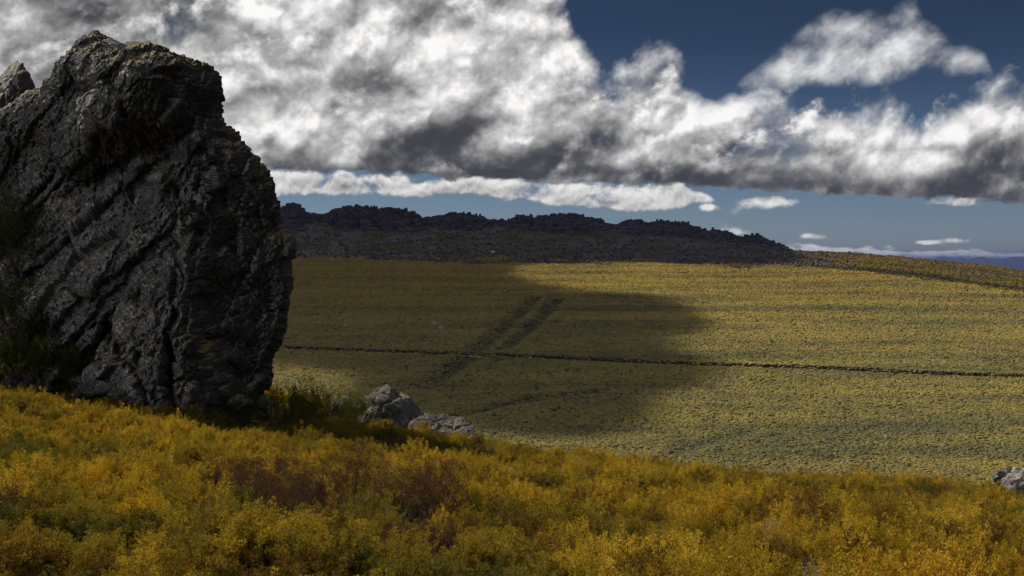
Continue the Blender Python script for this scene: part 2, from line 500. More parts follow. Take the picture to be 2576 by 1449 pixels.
def land(x, y):
    x = np.asarray(x, float); y = np.asarray(y, float)
    shp = x.shape; x = x.ravel(); y = y.ravel()
    r = np.hypot(x, y)
    # the near knoll
    yc = np.clip(y, -70, 60); xc = np.clip(x, -70, 70)
    fg = -1.28 - 0.126 * yc - np.where(xc < 0, 0.0048, 0.0026) * xc * np.clip(yc, 0, 45)
    near = r < 400
    bump = np.zeros_like(x)
    p = np.stack([x[near] / 5.0, y[near] / 5.0, np.zeros(near.sum())], 1)
    bump[near] = 0.28 * fbm(p, 3, 5)
    fg = fg + bump
    crest = 36 + 10 * sstep(0, -12, x) + 0 * x
    over = np.maximum(y - crest, 0)
    drop = np.where(over < 20, over * over * 0.0125, 5.0 + (over - 20) * 0.5)
    side = np.maximum(np.abs(x) - 55, 0)
    fg = fg - drop - np.where(side < 20, side * side * 0.01, 4 + (side - 20) * 0.4) - 0.25 * np.maximum(-y - 70, 0)
    # the far slope
    ys = np.maximum(y, 1.0)
    px = x / ys * F + CX
    px = np.clip(px, -2900, 4900)
    h = -HA + HB * y
    far = (y > 150) & (y < 2500)
    und = np.zeros_like(x)
    q = np.stack([x[far] / 260.0, y[far] / 55.0, np.zeros(far.sum())], 1)
    und[far] = 0.5 * fbm(q, 3, 21) * sstep(1150, 900, y[far])
    yb = hill_y(interp(px, SCREE)); yr = interp(px, CRESTY)
    zb = -HA + HB * yb; zc = (HY + 3 - interp(px, CREST)) / F * yr
    t = np.clip((y - yb) / (yr - yb), 0, 1)
    up = zb + (zc - zb) * (0.55 * t + 0.45 * t * t)
    q = np.stack([x[far] / 60.0, y[far] / 60.0, np.zeros(far.sum())], 1)
    rough = np.zeros_like(x); rough[far] = 1.6 * fbm(q, 4, 31)
    up = up + rough * np.minimum(t * 6, 1) * (1 - sstep(0.9, 1.0, t) * 0.6)
    back = np.maximum(y - yr, 0)
    up = up - np.minimum(back, 40) * 0.06 - np.maximum(back - 40, 0) * 0.22
    h = np.where(y > yb, up, h + und)
    # sunken track and gullies
    m = (y > 380) & (y < 720)
    o = track_off(x[m], y[m])
    cut = sstep(-5.4, -2.6, o) * sstep(4.0, 2.0, o)
    h[m] += -1.1 * cut + 0.3 * np.exp(-((o - 5.0) / 1.8) ** 2)
    m = (y > 200) & (y < 900)
    for poly, dep, wid in GULLY:
        d = seg_dist(x[m], y[m], poly)
        dep = dep * (1 - np.exp(-(track_off(x[m], y[m]) / 9.0) ** 2))
        h[m] -= dep * np.exp(-(d / wid) ** 2) - dep * 0.35 * np.exp(-((d - wid * 1.9) / wid) ** 2)
    h = np.maximum(h, -330.0)
    h = np.where(y < 60, -90.0, h)
    k = 6.0
    a = np.maximum(fg, h); z = a + k * np.log1p(np.exp(-np.abs(fg - h) / k)) * 0.6 * sstep(60, 120, y)
    z = np.maximum(z, -330.0)
    return z.reshape(shp)


def land1(x, y): return float(land(np.array([x]), np.array([y]))[0])


def ground_mat():
    m, g, out = new_mat('moor_ground')
    p = g.node('ShaderNodeTexCoord', 3)
    px_, py_, pz_ = g.sep(p)
    n = g.noise(p, 0.5, 7, 0.65); n2 = g.noise(p, 0.02, 6, 0.6)
    heath = g.mix(g.step(n, 0.35, 0.65), (0.016, 0.013, 0.008), (0.040, 0.032, 0.013))
    # bare scree below the crags, with strips of heath
    s = g.node('ShaderNodeAttribute', 2, attribute_type='GEOMETRY', attribute_name='scree')
    ns = g.noise(g.vmul(p, (0.022, 0.022, 0.05)), 1.0, 7, 0.62)
    sc = g.mix(g.step(g.noise(p, 0.35, 6, 0.7), 0.35, 0.65), (0.052, 0.049, 0.052), (0.100, 0.095, 0.098))
    veg = g.mix(g.step(g.noise(p, 0.3, 5, 0.6), 0.4, 0.6), (0.040, 0.036, 0.016), (0.085, 0.070, 0.026))
    sc = g.mix(g.step(ns, 0.47, 0.55), sc, veg)
    finish(g, out, g.mix(g.step(s + (ns - 0.5) * 1.8, 0.35, 0.65), heath, sc), 0.97, 0.05, n, 0.5, 0.15)
    return m


def build_ground():
    az = np.concatenate([np.linspace(-180, -34, 40)[:-1], np.linspace(-34, 34, 470), np.linspace(34, 180, 40)[1:-1]])
    r = np.concatenate([[0.5], np.geomspace(1.5, 60, 90), np.geomspace(62, 300, 50), np.linspace(303, 495, 64), np.linspace(496, 640, 150),
                        np.linspace(643, 1100, 120), np.linspace(1106, 1640, 90), np.geomspace(1680, 60000, 34)])
    A, Rr = np.meshgrid(np.radians(az), r)
    X, Y = Rr * np.sin(A), Rr * np.cos(A)
    Z = land(X, Y)
    na, nr = len(az), len(r)
    v = np.stack([X.ravel(), Y.ravel(), Z.ravel()], 1)
    i, j = np.meshgrid(np.arange(nr - 1), np.arange(na), indexing='ij')
    j2 = (j + 1) % na
    q = np.stack([i * na + j, i * na + j2, (i + 1) * na + j2, (i + 1) * na + j], -1).reshape(-1, 4)
    me = mesh_from('ground', v, quads=q, mat=ground_mat(), smooth=True)
    ys = np.maximum(Y, 1); px = np.clip(X / ys * F + CX, -2900, 4900)
    s = sstep(-60, 60, Y - hill_y(interp(px, SCREE))) * (Y > 300)
    at = me.attributes.new('scree', 'FLOAT', 'POINT'); at.data.foreach_set('value', s.ravel().astype(np.float32))
    o = ob('ground', me); tag(o, 'heath covered land falling from the knoll and rising to the ridge', kind='structure')
    return o
build_ground()


def build_track():
    xs = np.linspace(-230, 330, 420)
    ty = np.interp(xs, [p[0] for p in TRACK], [p[1] for p in TRACK])
    rows = np.linspace(-2.3, 1.6, 8)
    X = np.repeat(xs[:, None], 8, 1); Y = ty[:, None] + rows[None, :] + 0.4 * perlin(np.stack([xs / 7, xs * 0, xs * 0], 1))[:, None]
    Z = land(X, Y) + 0.06 + np.array([0.02, 0.0, -0.01, 0.03, 0.03, -0.01, 0.0, 0.02])
    v = np.stack([X.ravel(), Y.ravel(), Z.ravel()], 1)
    i, j = np.meshgrid(np.arange(len(xs) - 1), np.arange(7), indexing='ij')
    q = np.stack([i * 8 + j, (i + 1) * 8 + j, (i + 1) * 8 + j + 1, i * 8 + j + 1], -1).reshape(-1, 4)
    m = plain_mat('track_soil', (0.15, 0.13, 0.10), (0.30, 0.27, 0.22), 0.6)
    o = ob('dirt_track', mesh_from('dirt_track', v, quads=q, mat=m, smooth=True))
    tag(o, 'narrow dirt track running level across the hillside', kind='structure')
build_track()


# ------------------------------------------------------------------ far blue mountains
def build_mountains():
    yy = 24000.0
    prof = [(1900, 700), (2200, 668), (2238, 650), (2262, 643), (2280, 647), (2310, 660), (2340, 655), (2360, 647), (2378, 646), (2395, 651), (2412, 650), (2418, 645), (2424, 650),
            (2440, 651), (2455, 648), (2470, 645), (2482, 649), (2500, 651), (2525, 651), (2545, 647), (2576, 645), (2640, 638), (2750, 630), (2900, 640), (3300, 690)]
    px = np.linspace(1900, 3300, 420)
    top = (HY - interp(px, prof)) / F * yy
    top = top + 7 * fbm(np.stack([px / 9, px * 0, px * 0], 1), 4, 77)
    x = (px - CX) / F * yy
    dep = np.array([-2200, -1500, -900, -400, 0, 700, 2000.]); fr = np.array([0, 0.25, 0.5, 0.78, 1, 0.6, 0])
    X = np.repeat(x[:, None], 7, 1); Y = yy + np.repeat(dep[None, :], len(x), 0)
    base = -335.0
    Z = base + (top[:, None] - base) * fr[None, :]
    n = fbm(np.stack([X.ravel() / 900, Y.ravel() / 900, X.ravel() * 0], 1), 4, 78).reshape(X.shape)
    Z = Z + n * 60 * (fr * (1 - fr) * 4)[None, :]
    v = np.stack([X.ravel(), Y.ravel(), Z.ravel()], 1)
    i, j = np.meshgrid(np.arange(len(x) - 1), np.arange(6), indexing='ij')
    q = np.stack([i * 7 + j, (i + 1) * 7 + j, (i + 1) * 7 + j + 1, i * 7 + j + 1], -1).reshape(-1, 4)
    m = plain_mat('mountain_forest', (0.020, 0.026, 0.020), (0.045, 0.048, 0.032), 0.002)
    o = ob('mountains', mesh_from('mountains', v, quads=q, mat=m, smooth=True))
    tag(o, 'distant blue mountain range on the horizon at the right edge', kind='structure')
build_mountains()


# ------------------------------------------------------------------ scatter (stuff): points with a tint, plants picked from a set
def scatter(name, pts, scl, rot, pick, tint, protos, label, cat):
    c = bpy.data.collections.new(name + '_kinds')
    for i, me in enumerate(protos):
        o = bpy.data.objects.new('%s_kind_%02d' % (name, i), me); c.objects.link(o)
    me = bpy.data.meshes.new(name); n = len(pts)
    me.vertices.add(n); me.vertices.foreach_set('co', np.asarray(pts, np.float32).ravel())
    a = me.attributes.new('scl', 'FLOAT_VECTOR', 'POINT'); a.data.foreach_set('vector', np.asarray(scl, np.float32).ravel())
    a = me.attributes.new('rot', 'FLOAT_VECTOR', 'POINT'); a.data.foreach_set('vector', np.asarray(rot, np.float32).ravel())
    a = me.attributes.new('pick', 'INT', 'POINT'); a.data.foreach_set('value', np.asarray(pick, np.int32))
    a = me.attributes.new('tint', 'FLOAT_VECTOR', 'POINT'); a.data.foreach_set('vector', np.asarray(tint, np.float32).ravel())
    me.update()
    t = bpy.data.node_groups.new(name + '_scatter', 'GeometryNodeTree')
    t.interface.new_socket('Geometry', in_out='INPUT', socket_type='NodeSocketGeometry')
    t.interface.new_socket('Geometry', in_out='OUTPUT', socket_type='NodeSocketGeometry')
    N, L = t.nodes, t.links
    gi = N.new('NodeGroupInput'); go = N.new('NodeGroupOutput')
    ci = N.new('GeometryNodeCollectionInfo'); ci.inputs['Collection'].default_value = c
    ci.inputs['Separate Children'].default_value = True; ci.inputs['Reset Children'].default_value = True
    ip = N.new('GeometryNodeInstanceOnPoints'); ip.inputs['Pick Instance'].default_value = True
    def named(nm, ty):
        a = N.new('GeometryNodeInputNamedAttribute'); a.data_type = ty; a.inputs['Name'].default_value = nm; return a.outputs[0]
    er = N.new('FunctionNodeEulerToRotation')
    L.new(named('rot', 'FLOAT_VECTOR'), er.inputs[0]); L.new(er.outputs[0], ip.inputs['Rotation'])
    L.new(named('scl', 'FLOAT_VECTOR'), ip.inputs['Scale']); L.new(named('pick', 'INT'), ip.inputs['Instance Index'])
    L.new(gi.outputs[0], ip.inputs['Points']); L.new(ci.outputs[0], ip.inputs['Instance']); L.new(ip.outputs[0], go.inputs[0])
    o = ob(name, me); md = o.modifiers.new('scatter', 'NODES'); md.node_group = t
    tag(o, label, cat, kind='stuff')
    return o


# ------------------------------------------------------------------ plants
def tubes(paths, k=4):
    """paths: list of (points (n,3), radii (n,)) -> verts, quads"""
    V, Q = [], []; base = 0
    ang = np.arange(k) / k * 2 * math.pi
    for P, rad in paths:
        P = np.asarray(P, float); n = len(P)
        d = np.gradient(P, axis=0); d /= np.linalg.norm(d, axis=1)[:, None] + 1e-9
        ref = np.where(np.abs(d[:, 2:3]) > 0.9, np.array([[1.0, 0, 0]]), np.array([[0, 0, 1.0]]))
        s = np.cross(d, ref); s /= np.linalg.norm(s, axis=1)[:, None] + 1e-9; t = np.cross(d, s)
        ring = P[:, None, :] + (np.cos(ang)[None, :, None] * s[:, None, :] + np.sin(ang)[None, :, None] * t[:, None, :]) * np.asarray(rad)[:, None, None]
        V.append(ring.reshape(-1, 3))
        i, j = np.meshgrid(np.arange(n - 1), np.arange(k), indexing='ij')
        Q.append((np.stack([i * k + j, i * k + (j + 1) % k, (i + 1) * k + (j + 1) % k, (i + 1) * k + j], -1)).reshape(-1, 4) + base)
        base += n * k
    return np.concatenate(V), np.concatenate(Q)


def leaves(cent, dirs, length, width, rng):
    """rhombic leaves at cent pointing along dirs -> verts, quads"""
    n = len(cent)
    ref = rng.normal(size=(n, 3)); s = np.cross(dirs, ref); s /= np.linalg.norm(s, axis=1)[:, None] + 1e-9
    L = np.asarray(length)[:, None]; W = np.asarray(width)[:, None]
    nrm = np.cross(dirs, s)
    v = np.stack([cent, cent + dirs * L * 0.5 + s * W * 0.5 + nrm * W * 0.12, cent + dirs * L, cent + dirs * L * 0.5 - s * W * 0.5 + nrm * W * 0.12], 1).reshape(-1, 3)
    return v, np.arange(n * 4).reshape(-1, 4)


def make_shrub(seed, R=0.45, H=0.75, nbr=26, nplume=95, nleaf=36, plen=0.17, pw=0.045, leaf=0.026, spread=0.9, upright=0.7, gap=0.35, jit=1.0):
    """heath shrub: stems fanning from the root, plumes of small leaves at the branch ends. -> (leaf verts, quads, lv), (stem verts, quads)"""
    rng = np.random.default_rng(seed)
    # main branches
    paths = []; tips = []
    lobes = rng.normal(size=(5, 3)); lobes /= np.linalg.norm(lobes, axis=1)[:, None]
    def env(d):
        """radius factor of an uneven crown in direction d"""
        f = 1.0 + 0.22 * np.sum(np.maximum(lobes @ d, 0) ** 4) - gap * max(0, lobes[0] @ -d) ** 3
        return f
    for k in range(nbr):
        a = rng.uniform(0, 2 * math.pi); e = math.acos(rng.uniform(0.05, 1) ** 0.8) * spread
        d = np.array([math.sin(e) * math.cos(a), math.sin(e) * math.sin(a), math.cos(e)])
        f = env(d) * rng.uniform(0.72, 1.06)
        tip = np.array([d[0] * R, d[1] * R, 0.12 * H + d[2] * H * 0.88]) * f
        tip[2] = max(tip[2], 0.10)
        root = np.array([rng.normal() * 0.04, rng.normal() * 0.04, -0.05])
        ctrl = root + (tip - root) * 0.5 + np.array([d[0], d[1], 0]) * R * 0.15 + rng.normal(size=3) * 0.03
        ts = np.linspace(0, 1, 6)[:, None]
        P = (1 - ts) ** 2 * root + 2 * ts * (1 - ts) * ctrl + ts ** 2 * tip
        paths.append((P[:5], np.linspace(0.007, 0.002, 5) * (R / 0.45)))
        tips.append((P, d))
    LV, LQ, LA = [], [], []; base = 0
    for k in range(nplume):
        P, d = tips[k % nbr]
        s = rng.uniform(0.45, 1.0) ** 0.7 if k >= nbr else 1.0
        q = P[0] * 0 + np.array([np.interp(s * 5, np.arange(6), P[:, c]) for c in range(3)])
        off = rng.normal(size=3); off[2] = abs(off[2]) * 0.6
        ax = d * 0.6 + np.array([0, 0, upright]) + off * 0.5; ax /= np.linalg.norm(ax)
        q = q + off * 0.05 * (R / 0.45) * jit
        L = plen * rng.uniform(0.7, 1.25)
        if k >= nbr: paths.append((np.stack([q - ax * L * 0.3, q + ax * L * 0.6]), np.array([0.0022, 0.0010]) * (R / 0.45)))
        n = nleaf
        u = rng.uniform(0, 1, n)
        rad = pw * np.sin(np.clip(u * 0.85 + 0.12, 0, 1) * math.pi) ** 0.7
        th = rng.uniform(0, 2 * math.pi, n)
        s1 = np.cross(ax, [0.3, 0.5, 0.8]); s1 /= np.linalg.norm(s1); s2 = np.cross(ax, s1)
        rd = np.cos(th)[:, None] * s1 + np.sin(th)[:, None] * s2
        cent = q + ax * (u * L)[:, None] + rd * (rad * rng.uniform(0.15, 1.0, n))[:, None]
        dr = ax * 0.8 + rd * 0.7 + rng.normal(size=(n, 3)) * 0.3; dr /= np.linalg.norm(dr, axis=1)[:, None]
        v, f = leaves(cent, dr, leaf * rng.uniform(0.7, 1.3, n), leaf * 0.44 * rng.uniform(0.7, 1.3, n), rng)
        LV.append(v); LQ.append(f + base); base += len(v)
        LA.append(np.clip(rng.uniform(0, 1) * 0.5 + rng.uniform(0, 1, n) * 0.5, 0, 1))
    sv, sq = tubes(paths, 3)
    return (np.concatenate(LV), np.concatenate(LQ), np.concatenate(LA)), (sv, sq)


def leaf_mesh(name, lf, mat):
    me = mesh_from(name, lf[0], quads=lf[1], mat=mat)
    a = me.attributes.new('lv', 'FLOAT', 'FACE'); a.data.foreach_set('value', lf[2].astype(np.float32))
    return me


def join_shrub(name, lf, st, mleaf, mstem):
    v = np.concatenate([lf[0], st[0]]); q = np.concatenate([lf[1], st[1] + len(lf[0])])
    me = mesh_from(name, v, quads=q, mat=mleaf); me.materials.append(mstem)
    mi = np.concatenate([np.zeros(len(lf[1]), np.int32), np.ones(len(st[1]), np.int32)]); me.polygons.foreach_set('material_index', mi)
    a = me.attributes.new('lv', 'FLOAT', 'FACE'); a.data.foreach_set('value', np.concatenate([lf[2], np.full(len(st[1]), .5)]).astype(np.float32))
    return me


# ------------------------------------------------------------------ foreground heath
DEAD = []      # (px, py, depth, radius) of the brown bushes, kept clear of heather


def at(px, depth): return ((px - CX) / F * depth, depth)


DEAD_SPEC = [(690, 12.2, 0.72, 0.42), (600, 12.9, 0.66, 0.42), (765, 11.6, 0.62, 0.38), (885, 14.6, 0.85, 0.52), (1030, 13.7, 0.78, 0.44), (1098, 13.5, 0.66, 0.42), (1095, 9.4, 0.40, 0.26), (1010, 9.7, 0.32, 0.22), (540, 13.5, 0.42, 0.34), (20, 9.6, 0.42, 0.30)]
GOLD_SPEC = [(385, 10.0, 0.34, 0.27), (335, 10.4, 0.30, 0.25), (180, 14.3, 0.42, 0.28), (245, 13.5, 0.36, 0.27)]
GREY_SPEC = [(520, 9.8, 0.34), (100, 13.5, 0.30)]


def build_heath():
    protos = []
    for s in range(9):
        lf, st = make_shrub(100 + s, R=0.27 + 0.05 * (s % 3), H=0.40 + 0.06 * (s % 4), nbr=26 + s % 5, nplume=84, nleaf=44, plen=0.115, pw=0.036, leaf=0.026, upright=0.5, gap=0.5, jit=0.6)
        protos.append(join_shrub('heather_plant', lf, st, M['heather'], M['twig']))
    for s in range(2):      # half bare, greying plants
        lf, st = make_shrub(130 + s, R=0.28, H=0.44, nbr=60, nplume=80, nleaf=9, plen=0.12, pw=0.022, leaf=0.016, upright=0.7, gap=0.3, jit=0.6)
        protos.append(join_shrub('greying_plant', lf, st, M['heather'], M['greytwig']))
    rng = np.random.default_rng(5)
    pts = []
    # denser close by, sparser beyond the crest
    for y0, y1, dens in ((5.5, 12, 21.0), (12, 30, 18.0), (30, 48, 13.0), (48, 75, 2.5)):
        A = (y1 * y1 - y0 * y0) * 0.5 * 1.16
        n = int(A * dens)
        y = np.sqrt(rng.uniform(y0 * y0, y1 * y1, n)); x = y * rng.uniform(-0.58, 0.58, n)
        pts.append(np.stack([x, y], 1))
    P = np.concatenate(pts)
    keep = np.ones(len(P), bool)
    for (px, d, w, h) in DEAD_SPEC + GOLD_SPEC:
        x, y = at(px, d); keep &= np.hypot((P[:, 0] - x) / (w * 0.62), (P[:, 1] - y + 0.15) / (0.15 + w * 0.55)) > 1
    for (px, d, h) in GREY_SPEC:
        x, y = at(px, d); keep &= np.hypot(P[:, 0] - x, (P[:, 1] - y + 0.1)) > 0.24
    keep &= ~((P[:, 0] > -14.5) & (P[:, 0] < -5.6) & (P[:, 1] > 30.2) & (P[:, 1] < 35))
    keep &= ~(fbm(np.stack([P[:, 0] / 0.6, P[:, 1] / 0.6, P[:, 0] * 0], 1), 2, 67) > 0.62)
    P = P[keep]; n = len(P)
    z = land(P[:, 0], P[:, 1])
    big = fbm(np.stack([P[:, 0] / 5, P[:, 1] / 5, P[:, 0] * 0], 1), 3, 61); mid = fbm(np.stack([P[:, 0] / 0.8, P[:, 1] / 0.8, P[:, 0] * 0], 1), 2, 63)
    s = rng.uniform(0.36, 0.68, n) * np.clip(1 + 0.70 * mid, 0.45, 1.28)
    scl = np.stack([s * rng.uniform(.9, 1.15, n), s * rng.uniform(.9, 1.15, n), s * rng.uniform(0.8, 1.15, n) * (1 + 0.25 * big)], 1)
    rot = np.stack([rng.normal(size=n) * 0.10, rng.normal(size=n) * 0.10, rng.uniform(0, 6.28, n)], 1)
    gold = np.array([0.365, 0.262, 0.035]); olive = np.array([0.098, 0.098, 0.027]); amber = np.array([0.42, 0.252, 0.032]); brown = np.array([0.15, 0.095, 0.03])
    w = np.clip(0.5 + 0.9 * big + 0.55 * mid + rng.normal(size=n) * 0.30, 0, 1)[:, None]
    tint = olive * (1 - w) + gold * w
    w2 = np.clip(0.8 * fbm(np.stack([P[:, 0] / 3 + 40, P[:, 1] / 3, P[:, 0] * 0], 1), 2, 65) - 0.1 + rng.normal(size=n) * 0.12, 0, 1)[:, None]
    tint = tint * (1 - w2) + amber * w2
    wb = (rng.uniform(size=n) < 0.11)[:, None]; tint = np.where(wb, brown, tint)
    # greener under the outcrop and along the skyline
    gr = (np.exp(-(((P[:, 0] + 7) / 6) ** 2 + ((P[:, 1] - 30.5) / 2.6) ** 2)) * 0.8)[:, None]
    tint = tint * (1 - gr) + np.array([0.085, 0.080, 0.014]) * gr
    tint *= rng.uniform(0.68, 1.25, n)[:, None]
    pick = rng.integers(0, 9, n)
    dry = (fbm(np.stack([P[:, 0] / 0.7, P[:, 1] / 0.7, P[:, 0] * 0 + 9], 1), 2, 69) > 0.45) & (rng.uniform(size=n) < 0.8)
    pick = np.where(dry, rng.integers(9, 11, n), pick)
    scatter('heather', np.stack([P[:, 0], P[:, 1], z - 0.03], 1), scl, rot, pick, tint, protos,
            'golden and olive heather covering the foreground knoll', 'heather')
    print('heather', n, sum(len(m.polygons) for m in protos))
build_heath()


# ------------------------------------------------------------------ shrubs of the far slope
def dome(seed, spiky=0.0):
    """low shrub cushion: uneven dome with ragged leaf clumps"""
    rng = np.random.default_rng(seed)
    V, Q = [], []
    for k in range(3):
        n = 9; m = 4
        ph = np.linspace(0, 1, m + 1)[:, None] * (math.pi / 2 + 0.15); th = np.arange(n)[None, :] / n * 2 * math.pi
        r = 1 + rng.normal(size=(m + 1, n)) * 0.22
        sc = 0.5 if k == 0 else rng.uniform(0.22, 0.34)
        c = np.array([0, 0, 0.0]) if k == 0 else np.array([rng.normal() * 0.24, rng.normal() * 0.24, rng.uniform(0.05, 0.3)])
        x = np.sin(ph) * np.cos(th) * r * sc; y = np.sin(ph) * np.sin(th) * r * sc; z = np.cos(ph) * (r * 0 + 1 + rng.normal(size=(m + 1, n)) * 0.14) * sc * 1.1 + 0 * th
        v = np.stack([x, y, z], -1).reshape(-1, 3) + c
        i, j = np.meshgrid(np.arange(m), np.arange(n), indexing='ij')
        q = np.stack([i * n + j, (i + 1) * n + j, (i + 1) * n + (j + 1) % n, i * n + (j + 1) % n], -1).reshape(-1, 4)
        b = sum(len(a) for a in V); V.append(v); Q.append(q + b)
    d = rng.normal(size=(26, 3)); d[:, 2] = np.abs(d[:, 2]); d /= np.linalg.norm(d, axis=1)[:, None]
    lv, lq = leaves(d * 0.40 * [1, 1, 1.1], d * 0.6 + [0, 0, 0.5] + rng.normal(size=(26, 3)) * 0.2, rng.uniform(0.12, 0.28, 26), rng.uniform(0.08, 0.16, 26), rng)
    b = sum(len(a) for a in V); V.append(lv); Q.append(lq + b)
    V = np.concatenate(V); Q = np.concatenate(Q)
    me = mesh_from('hill_shrub', V, quads=Q, mat=M['hillshrub'])
    a = me.attributes.new('lv', 'FLOAT', 'FACE'); a.data.foreach_set('value', rng.uniform(0, 1, len(Q)).astype(np.float32))
    return me


DOMES = [dome(500 + i) for i in range(7)]


def build_hill_shrubs():
    rng = np.random.default_rng(9)
    P, S = [], []
    edges = np.concatenate([np.arange(170, 600, 15), np.arange(600, 1260, 30)])
    for y0, y1 in zip(edges[:-1], edges[1:]):
        s = max(0.66 + 0.95 * (y0 - 300) / 700, 0.66)
        lo, hi = (560 - CX) / F, (2720 - CX) / F
        A = (y1 - y0) * (hi - lo) * (y0 + y1) / 2
        n = int(A / (s * s) * 1.15)
        y = rng.uniform(y0, y1, n); x = y * rng.uniform(lo, hi, n)
        P.append(np.stack([x, y], 1)); S.append(np.full(n, s))
    P = np.concatenate(P); S = np.concatenate(S)
    px = P[:, 0] / P[:, 1] * F + CX
    keep = P[:, 1] < hill_y(interp(px, SCREE)) + rng.normal(size=len(P)) * 14 + 85 * fbm(np.stack([P[:, 0] / 50, P[:, 1] / 60, P[:, 0] * 0], 1), 3, 91)
    o = track_off(P[:, 0], P[:, 1]); keep &= ~((o > -5.6) & (o < 2.7))
    keep &= rng.uniform(size=len(P)) > 0.10 + 0.25 * (fbm(np.stack([P[:, 0] / 14, P[:, 1] / 9, P[:, 0] * 0], 1), 2, 81) > 0.28)
    P, S = P[keep], S[keep]; n = len(P)
    z = land(P[:, 0], P[:, 1])
    s = S * np.clip(rng.lognormal(-0.02, 0.24, n), 0.5, 1.9)
    gul = np.zeros(n)
    for poly, dep, wid in GULLY: gul = np.maximum(gul, np.exp(-(seg_dist(P[:, 0], P[:, 1], poly) / wid) ** 2))
    s = s * (1 + 0.5 * gul * rng.uniform(0, 1, n))
    scl = np.stack([s * 1.3, s * 1.3, s * rng.uniform(0.42, 0.70, n)], 1)
    rot = np.stack([rng.normal(size=n) * 0.1, rng.normal(size=n) * 0.1, rng.uniform(0, 6.28, n)], 1)
    band = fbm(np.stack([P[:, 0] / 190, P[:, 1] / 38, P[:, 0] * 0], 1), 4, 83)
    fine = fbm(np.stack([P[:, 0] / 12, P[:, 1] / 12, P[:, 0] * 0], 1), 2, 85)
    w = np.clip(0.55 + 0.6 * band * (0.5 + 0.8 * sstep(-60, 120, P[:, 0])) + 0.25 * fine + rng.normal(size=n) * 0.13 - 0.5 * gul, 0, 1)[:, None]
    yl = np.array([0.285, 0.230, 0.070]); gr = np.array([0.110, 0.112, 0.062])
    tint = gr * (1 - w) + yl * w
    upper = sstep(600, 1000, P[:, 1])[:, None]
    tint = tint * (1 - 0.35 * upper) + np.array([0.34, 0.22, 0.025]) * 0.35 * upper * (0.4 + 0.6 * w)
    tint *= rng.uniform(0.87, 1.13, n)[:, None]
    scatter('hillside_shrubs', np.stack([P[:, 0], P[:, 1], z - 0.05], 1), scl, rot, rng.integers(0, len(DOMES), n), tint, DOMES,
            'yellow green shrubs covering the far hillside', 'shrubs')
    print('hill shrubs', n)

    # bushes in strips over the scree and on the long shoulder at the right
    m = 60000
    y = rng.uniform(820, 1520, m); x = y * rng.uniform((600 - CX) / F, (2720 - CX) / F, m)
    px = x / y * F + CX; yb = hill_y(interp(px, SCREE)); yr = interp(px, CRESTY)
    nn = fbm(np.stack([x / 45, y / 30, x * 0], 1), 4, 87)
    rightw = sstep(1950, 2150, px)
    k = (y > yb - 6) & (y < yr + 12) & (nn > 0.0 - 0.36 * rightw) & (rng.uniform(size=m) < 0.45 + 0.5 * rightw)
    x, y, nn, rightw = x[k], y[k], nn[k], rightw[k]; n = len(x); z = land(x, y)
    s = rng.uniform(1.0, 2.6, n) * (1 + 0.5 * rightw * (rng.uniform(size=n) < 0.10))
    scl = np.stack([s * 1.3, s * 1.3, s * rng.uniform(0.6, 1.0, n)], 1)
    rot = np.stack([np.zeros(n), np.zeros(n), rng.uniform(0, 6.28, n)], 1)
    t = np.array([0.105, 0.088, 0.034]) * rng.uniform(0.5, 1.4, n)[:, None]
    band = np.exp(-((y - (hill_y(interp(x / y * F + CX, SCREE)) + 45)) / 45) ** 2) * rightw
    t = t * (1 - 0.55 * band[:, None])
    bright = ((fbm(np.stack([x / 70, y / 70, x * 0], 1), 2, 89) > 0.05) & (rightw > 0.5) & (band < 0.4))[:, None]
    t = np.where(bright, np.array([0.17, 0.115, 0.022]) * rng.uniform(0.7, 1.2, n)[:, None], t)
    scatter('scree_bushes', np.stack([x, y, z - 0.1], 1), scl, rot, rng.integers(0, len(DOMES), n), t, DOMES,
            'dark bushes scattered over the scree and the shoulder below the crags', 'bushes')
    print('scree bushes', n)
build_hill_shrubs()


# ------------------------------------------------------------------ rocks
def ico(sub):
    import bmesh
    bm = bmesh.new(); bmesh.ops.create_icosphere(bm, subdivisions=sub, radius=1.0)
    v = np.array([p.co[:] for p in bm.verts]); f = np.array([[q.index for q in p.verts] for p in bm.faces]); bm.free()
    return v, f


ICO = {s: ico(s) for s in (2, 3, 5, 6)}


def facet(p, cell, amp, tilt, seed, rotm=None):
    q = p if rotm is None else p @ rotm
    d1, d2, vec, rnd = worley(q / cell, seed)
    return amp * (rnd[:, 3] - 0.5) + tilt * ((vec * (rnd[:, :3] - 0.5)).sum(1)), d2 - d1


def rock_mesh(name, size, seed, sub=5, mat=None, cuts=7, rough=0.05, planes=()):
    """angular boulder: a ball cut by planes, then broken up"""
    rng = np.random.default_rng(seed)
    v, f = ICO[sub]
    p = v.copy()
    for k in range(cuts):
        n = rng.normal(size=3); n /= np.linalg.norm(n); d = rng.uniform(0.45, 0.78)
        s = p @ n - d; p = p - np.maximum(s, 0)[:, None] * n * 0.93
    for n, d in planes:
        n = np.array(n, float); n /= np.linalg.norm(n)
        s = p @ n - d; p = p - np.maximum(s, 0)[:, None] * n * 0.97
    p = p * np.asarray(size) * 0.5
    nrm = v
    L = max(size)
    a, c = facet(p, np.array([0.30, 0.30, 0.22]) * L, 0.05 * L, 0.09 * L, seed)
    b, c2 = facet(p, 0.10 * L, 0.012 * L, 0.035 * L, seed + 3)
    h = a + b + rough * 0.4 * L * fbm(p / (0.2 * L), 6, seed, gain=0.6) - 0.03 * L * np.exp(-(c / 0.04) ** 2)
    p = p + nrm * h[:, None]
    return mesh_from(name, p, quads=f, mat=mat, smooth=False)


